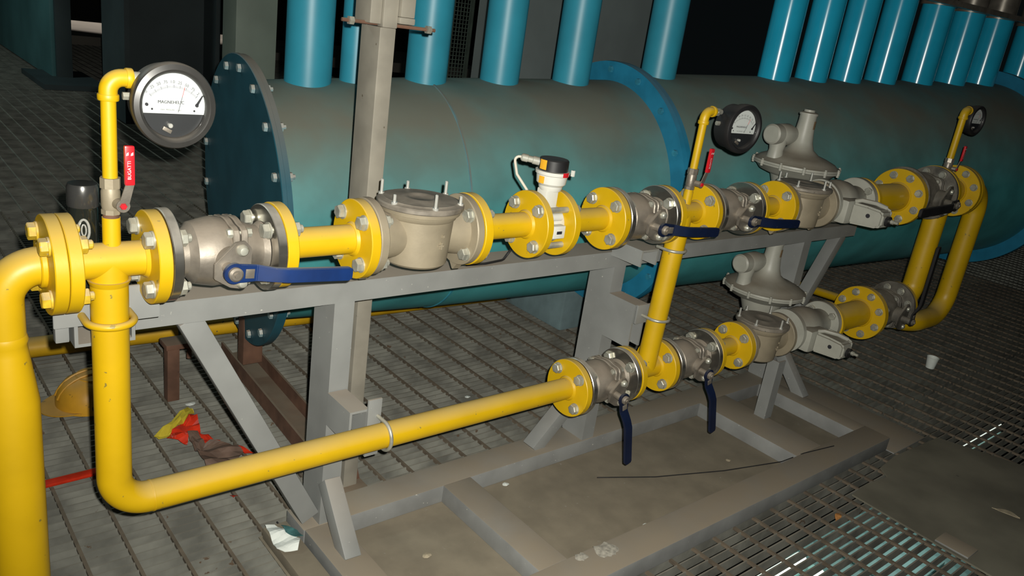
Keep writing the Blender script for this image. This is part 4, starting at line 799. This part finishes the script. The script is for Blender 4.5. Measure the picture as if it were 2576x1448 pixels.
# ------------------------------------------------------------------ loose things on the deck
t = thing('hard_hat', 'old yellow-brown hard hat lying on the grating between the two near pipes', 'helmet', (0.222, 1.12, ZF))
bm = bmesh.new(); hb = V(0.222, 1.12, ZF + 0.006)
lathe(bm, [(0.0, 0.118), (0.03, 0.117), (0.065, 0.108), (0.095, 0.088), (0.118, 0.055), (0.130, 0.02), (0.132, 0), ], hb, 'z', 48, lob=lambda a: 1 + 0.14 * math.cos(a) ** 2); lathe(bm, [(0.0, 0.112), (0.12, 0.06), (0.126, 0)], hb, 'z', 32); part(t, 'shell', bm, 'helmet')
bm = bmesh.new(); pl = []
for k in range(25):
    a = math.pi / 2 + math.pi * k / 24; pl.append((hb.x - 0.055 + 0.135 * math.cos(a), hb.y + 0.105 * math.sin(a), hb.z + 0.012 - 0.014 * abs(math.cos(a))))
prism(bm, pl, (0, 0, 0.004)); part(t, 'peak', bm, 'helmet', smooth=False)
for yv in (-0.02, 0.02):
    bm = bmesh.new(); tube(bm, [(hb.x + 0.137 * math.cos(a), hb.y + yv, hb.z + 0.127 * math.sin(a) + 0.004) for a in [math.pi * (0.1 + 0.8 * k / 14) for k in range(15)]], 0.004, 8); part(t, 'rib', bm, 'helmet')
bm = bmesh.new(); cyl(bm, hb + V(-0.02, -0.116, 0.03), hb + V(-0.02, -0.110, 0.03), 0.012, 16); part(t, 'side_slot', bm, 'bagbrown', 'dark plugged side hole')
for o in t.children: o.scale = (0.80, 0.84, 0.80)
# crumpled wrapper: a folded sheet with real thickness
t = thing('plastic_wrapper', 'crumpled red and yellow plastic wrapper on the grating below the diagonal brace', 'wrapper', (0.42, 0.72, ZF))
def crumple(poly, z, amp, m, nm, h=0.0015):
    bm = bmesh.new(); f = bm.faces.new([bm.verts.new((x, y, z)) for x, y in poly])
    bmesh.ops.triangulate(bm, faces=[f]); bmesh.ops.subdivide_edges(bm, edges=bm.edges[:], cuts=3, use_grid_fill=True)
    for v in bm.verts: v.co.z = z + amp * (0.5 + 0.5 * math.sin(v.co.x * 61 + v.co.y * 37)) + amp * 0.5 * math.sin(v.co.y * 113 + v.co.x * 29) + amp * 0.5
    r = bmesh.ops.extrude_face_region(bm, geom=bm.faces[:])
    for v in [e for e in r['geom'] if isinstance(e, bmesh.types.BMVert)]: v.co.z += h
    return part(t, nm, bm, m, smooth=False)
crumple([(0.303, 0.774), (0.453, 0.932), (0.459, 0.918), (0.456, 0.880), (0.358, 0.790), (0.338, 0.765), (0.311, 0.758)], ZF + 0.020, 0.012, 'bagyellow', 'yellow_edge')
crumple([(0.336, 0.764), (0.362, 0.796), (0.454, 0.878), (0.453, 0.845), (0.438, 0.773), (0.422, 0.735), (0.392, 0.742), (0.380, 0.717), (0.362, 0.744)], ZF + 0.016, 0.014, 'bagred', 'red_panel')
crumple([(0.432, 0.775), (0.445, 0.758), (0.462, 0.677), (0.429, 0.655), (0.415, 0.676), (0.416, 0.742)], ZF + 0.014, 0.014, 'bagred', 'red_neck')
crumple([(0.390, 0.748), (0.418, 0.741), (0.416, 0.674), (0.434, 0.676), (0.481, 0.649), (0.497, 0.587), (0.45, 0.54), (0.380, 0.56), (0.383, 0.640)], ZF + 0.024, 0.012, 'bagbrown', 'brown_panel')
crumple([(0.490, 0.625), (0.515, 0.585), (0.530, 0.570), (0.496, 0.578)], ZF + 0.026, 0.01, 'bagred', 'red_corner')
crumple([(0.396, 0.428), (0.416, 0.424), (0.398, 0.408)], ZF + 0.004, 0.008, 'bagred', 'red_scrap')
bm = bmesh.new(); box(bm, (-0.03, 0.695, ZF), (0.135, 0.722, ZF + 0.010), 0.003)
bmesh.ops.rotate(bm, cent=(0.05, 0.708, ZF), matrix=Matrix.Rotation(0.03, 3, 'Z'), verts=bm.verts)
solo('red_strip', bm, 'bagred', 'flat red strip on the grating between the two near yellow pipes', 'strip', (0.05, 0.708, ZF))
t = thing('paper_scrap', 'torn white and green paper scrap near the foot of the left post', 'paper', (0.435, 0.15, -0.832))
crumple([(0.408, 0.226), (0.430, 0.220), (0.446, 0.180), (0.460, 0.135), (0.440, 0.106), (0.410, 0.115), (0.396, 0.130), (0.402, 0.181)], -0.830, 0.008, 'paper', 'sheet')
crumple([(0.436, 0.195), (0.462, 0.158), (0.464, 0.128), (0.448, 0.135), (0.434, 0.165)], -0.817, 0.006, 'paper_green', 'printed_patch')
t = thing('paper_cup', 'small white paper cup on the dark grating at far right', 'cup', (3.69, -0.06, ZF))
bm = bmesh.new(); lathe(bm, [(0, 0), (0, 0.020), (0.055, 0.0275), (0.055, 0.026), (0.003, 0.0185), (0.003, 0)], (3.69, -0.06, ZF), 'z', 32); part(t, 'wall', bm, 'paper')
bm = bmesh.new(); tube(bm, [(3.69 + 0.0275 * math.cos(2 * math.pi * k / 32), -0.06 + 0.0275 * math.sin(2 * math.pi * k / 32), ZF + 0.055) for k in range(32)], 0.0015, 6, closed=True); part(t, 'rim', bm, 'paper')
def leaf(c, ux, L, W, m, label, name='dry_leaf'):
    c = Vector(c); u = Vector(ux).normalized(); v = V(0, 0, 1).cross(u); t = thing(name, label, 'leaf', c)
    up, lo_ = [], []
    for k in range(9):
        s = k / 8; wv = W * math.sin(math.pi * s) ** 0.8; up.append(c + u * (L * (s - 0.5)) + v * wv + V(0, 0, 0.006 + 0.006 * math.sin(3 * s))); lo_.append(c + u * (L * (s - 0.5)) - v * wv + V(0, 0, 0.006 + 0.006 * math.sin(3 * s)))
    bm = bmesh.new(); a = [bm.verts.new(p) for p in up]; b = [bm.verts.new(p) for p in lo_]
    for k in range(8):
        if k == 0: bm.faces.new((a[0], a[1], b[1]))
        elif k == 7: bm.faces.new((a[7], a[8], b[7]))
        else: bm.faces.new((a[k], a[k + 1], b[k + 1], b[k]))
    bmesh.ops.remove_doubles(bm, verts=bm.verts, dist=1e-5)
    r = bmesh.ops.extrude_face_region(bm, geom=bm.faces[:])
    for q_ in [e for e in r['geom'] if isinstance(e, bmesh.types.BMVert)]: q_.co.z += 0.0015
    part(t, 'blade', bm, m, smooth=False)
    bm = bmesh.new(); tube(bm, [c - u * L * 0.62 + V(0, 0, 0.007), c + V(0, 0, 0.012), c + u * L * 0.48 + V(0, 0, 0.010)], 0.0012, 6); part(t, 'midrib', bm, m)
leaf((2.535, -0.815, ZF + 0.008), (0.25, -1, 0), 0.075, 0.014, 'leaf', 'pale dry leaf on the cover plate at the right edge')
leaf((1.965, -0.515, ZF), (1, 0.3, 0), 0.045, 0.010, 'leaf_orange', 'curled orange leaf caught in the grating by the front rail')
bm = bmesh.new(); tube(bm, [(1.42, 0.02, ZF + 0.003), (1.60, -0.07, ZF + 0.004), (1.85, -0.16, ZF + 0.006), (2.06, -0.245, ZF + 0.03), (2.14, -0.275, zt + 0.003), (2.30, -0.30, zt + 0.003)], 0.0018, 6)
solo('thin_wire', bm, 'black', 'thin dark wire trailing across the skid floor plate to the front rail', 'wire', (1.8, -0.15, ZF))
bm = bmesh.new(); tube(bm, [(0.463, 0.275, ZF + 0.004), (0.466, 0.20, ZF + 0.003), (0.468, 0.05, ZF + 0.003), (0.470, -0.15, ZF + 0.003), (0.468, -0.30, ZF + 0.003)], 0.0025, 6)
solo('gap_line', bm, 'black', 'thin black line marking the gap along the left side of the skid base', 'wire', (0.467, 0.0, ZF))  # black strand standing in for the dark gap beside the base
i = 0
for (x, y, z, s, m, lab) in ((1.13, 0.13, ZF, 0.010, 'paper', 'white paint chip on the skid plate against the rear rail'), (1.37, -0.235, ZF, 0.013, 'paper', 'white chip on the skid plate near the front rail'), (0.735, -0.03, ZF, 0.011, 'leaf', 'pale crumpled scrap on the skid plate right of the left foot brace'), (1.93, -0.12, ZF, 0.009, 'leaf', 'small tan pebble on the skid plate below the second hanging lever'), (0.48, 0.985, ZF, 0.014, 'paper', 'white scrap at the foot of the rusty angle support'), (1.365, 0.645, ZF, 0.010, 'paper', 'white speck on the deck behind the long lower pipe')):
    bm = bmesh.new(); bmesh.ops.create_icosphere(bm, subdivisions=1, radius=s)
    for v in bm.verts: v.co = Vector((v.co.x * (1.3 + 0.3 * math.sin(v.co.y * 900)), v.co.y, abs(v.co.z) * 0.5 * (1 + 0.3 * math.sin(v.co.x * 700)))) + V(x, y, z)
    solo('floor_scrap', bm, m, lab, 'scrap', (x, y, z), smooth=False)
# small spills of white powder on the front rail
t = None
for k, (x, y, r, lab) in enumerate(((1.12, -0.298, 0.030, 'larger white powder smear on the near end of the front rail'), (1.04, -0.285, 0.016, 'small white powder smear at the near end of the front rail'))):
    bm = bmesh.new(); random.seed(k + 3); lathe(bm, [(0.0, r), (0.0012, r * 0.7), (0.002, 0)], (x, y, zt + 0.0005), 'z', 20, lob=lambda a: 0.75 + 0.45 * abs(math.cos(a)) + 0.10 * math.sin(5 * a + k) + 0.08 * math.sin(11 * a)); solo('powder_spill', bm, 'powder', lab, 'powder', (x, y, zt))

# ------------------------------------------------------------------ lift everything so that the deck is at z = 0
for o in list(SC.objects):
    if o.parent is None: o.location.z += H
for o in list(SC.objects):
    if o.name.startswith('floor_yard') or o.name.startswith('wall_back'): pass
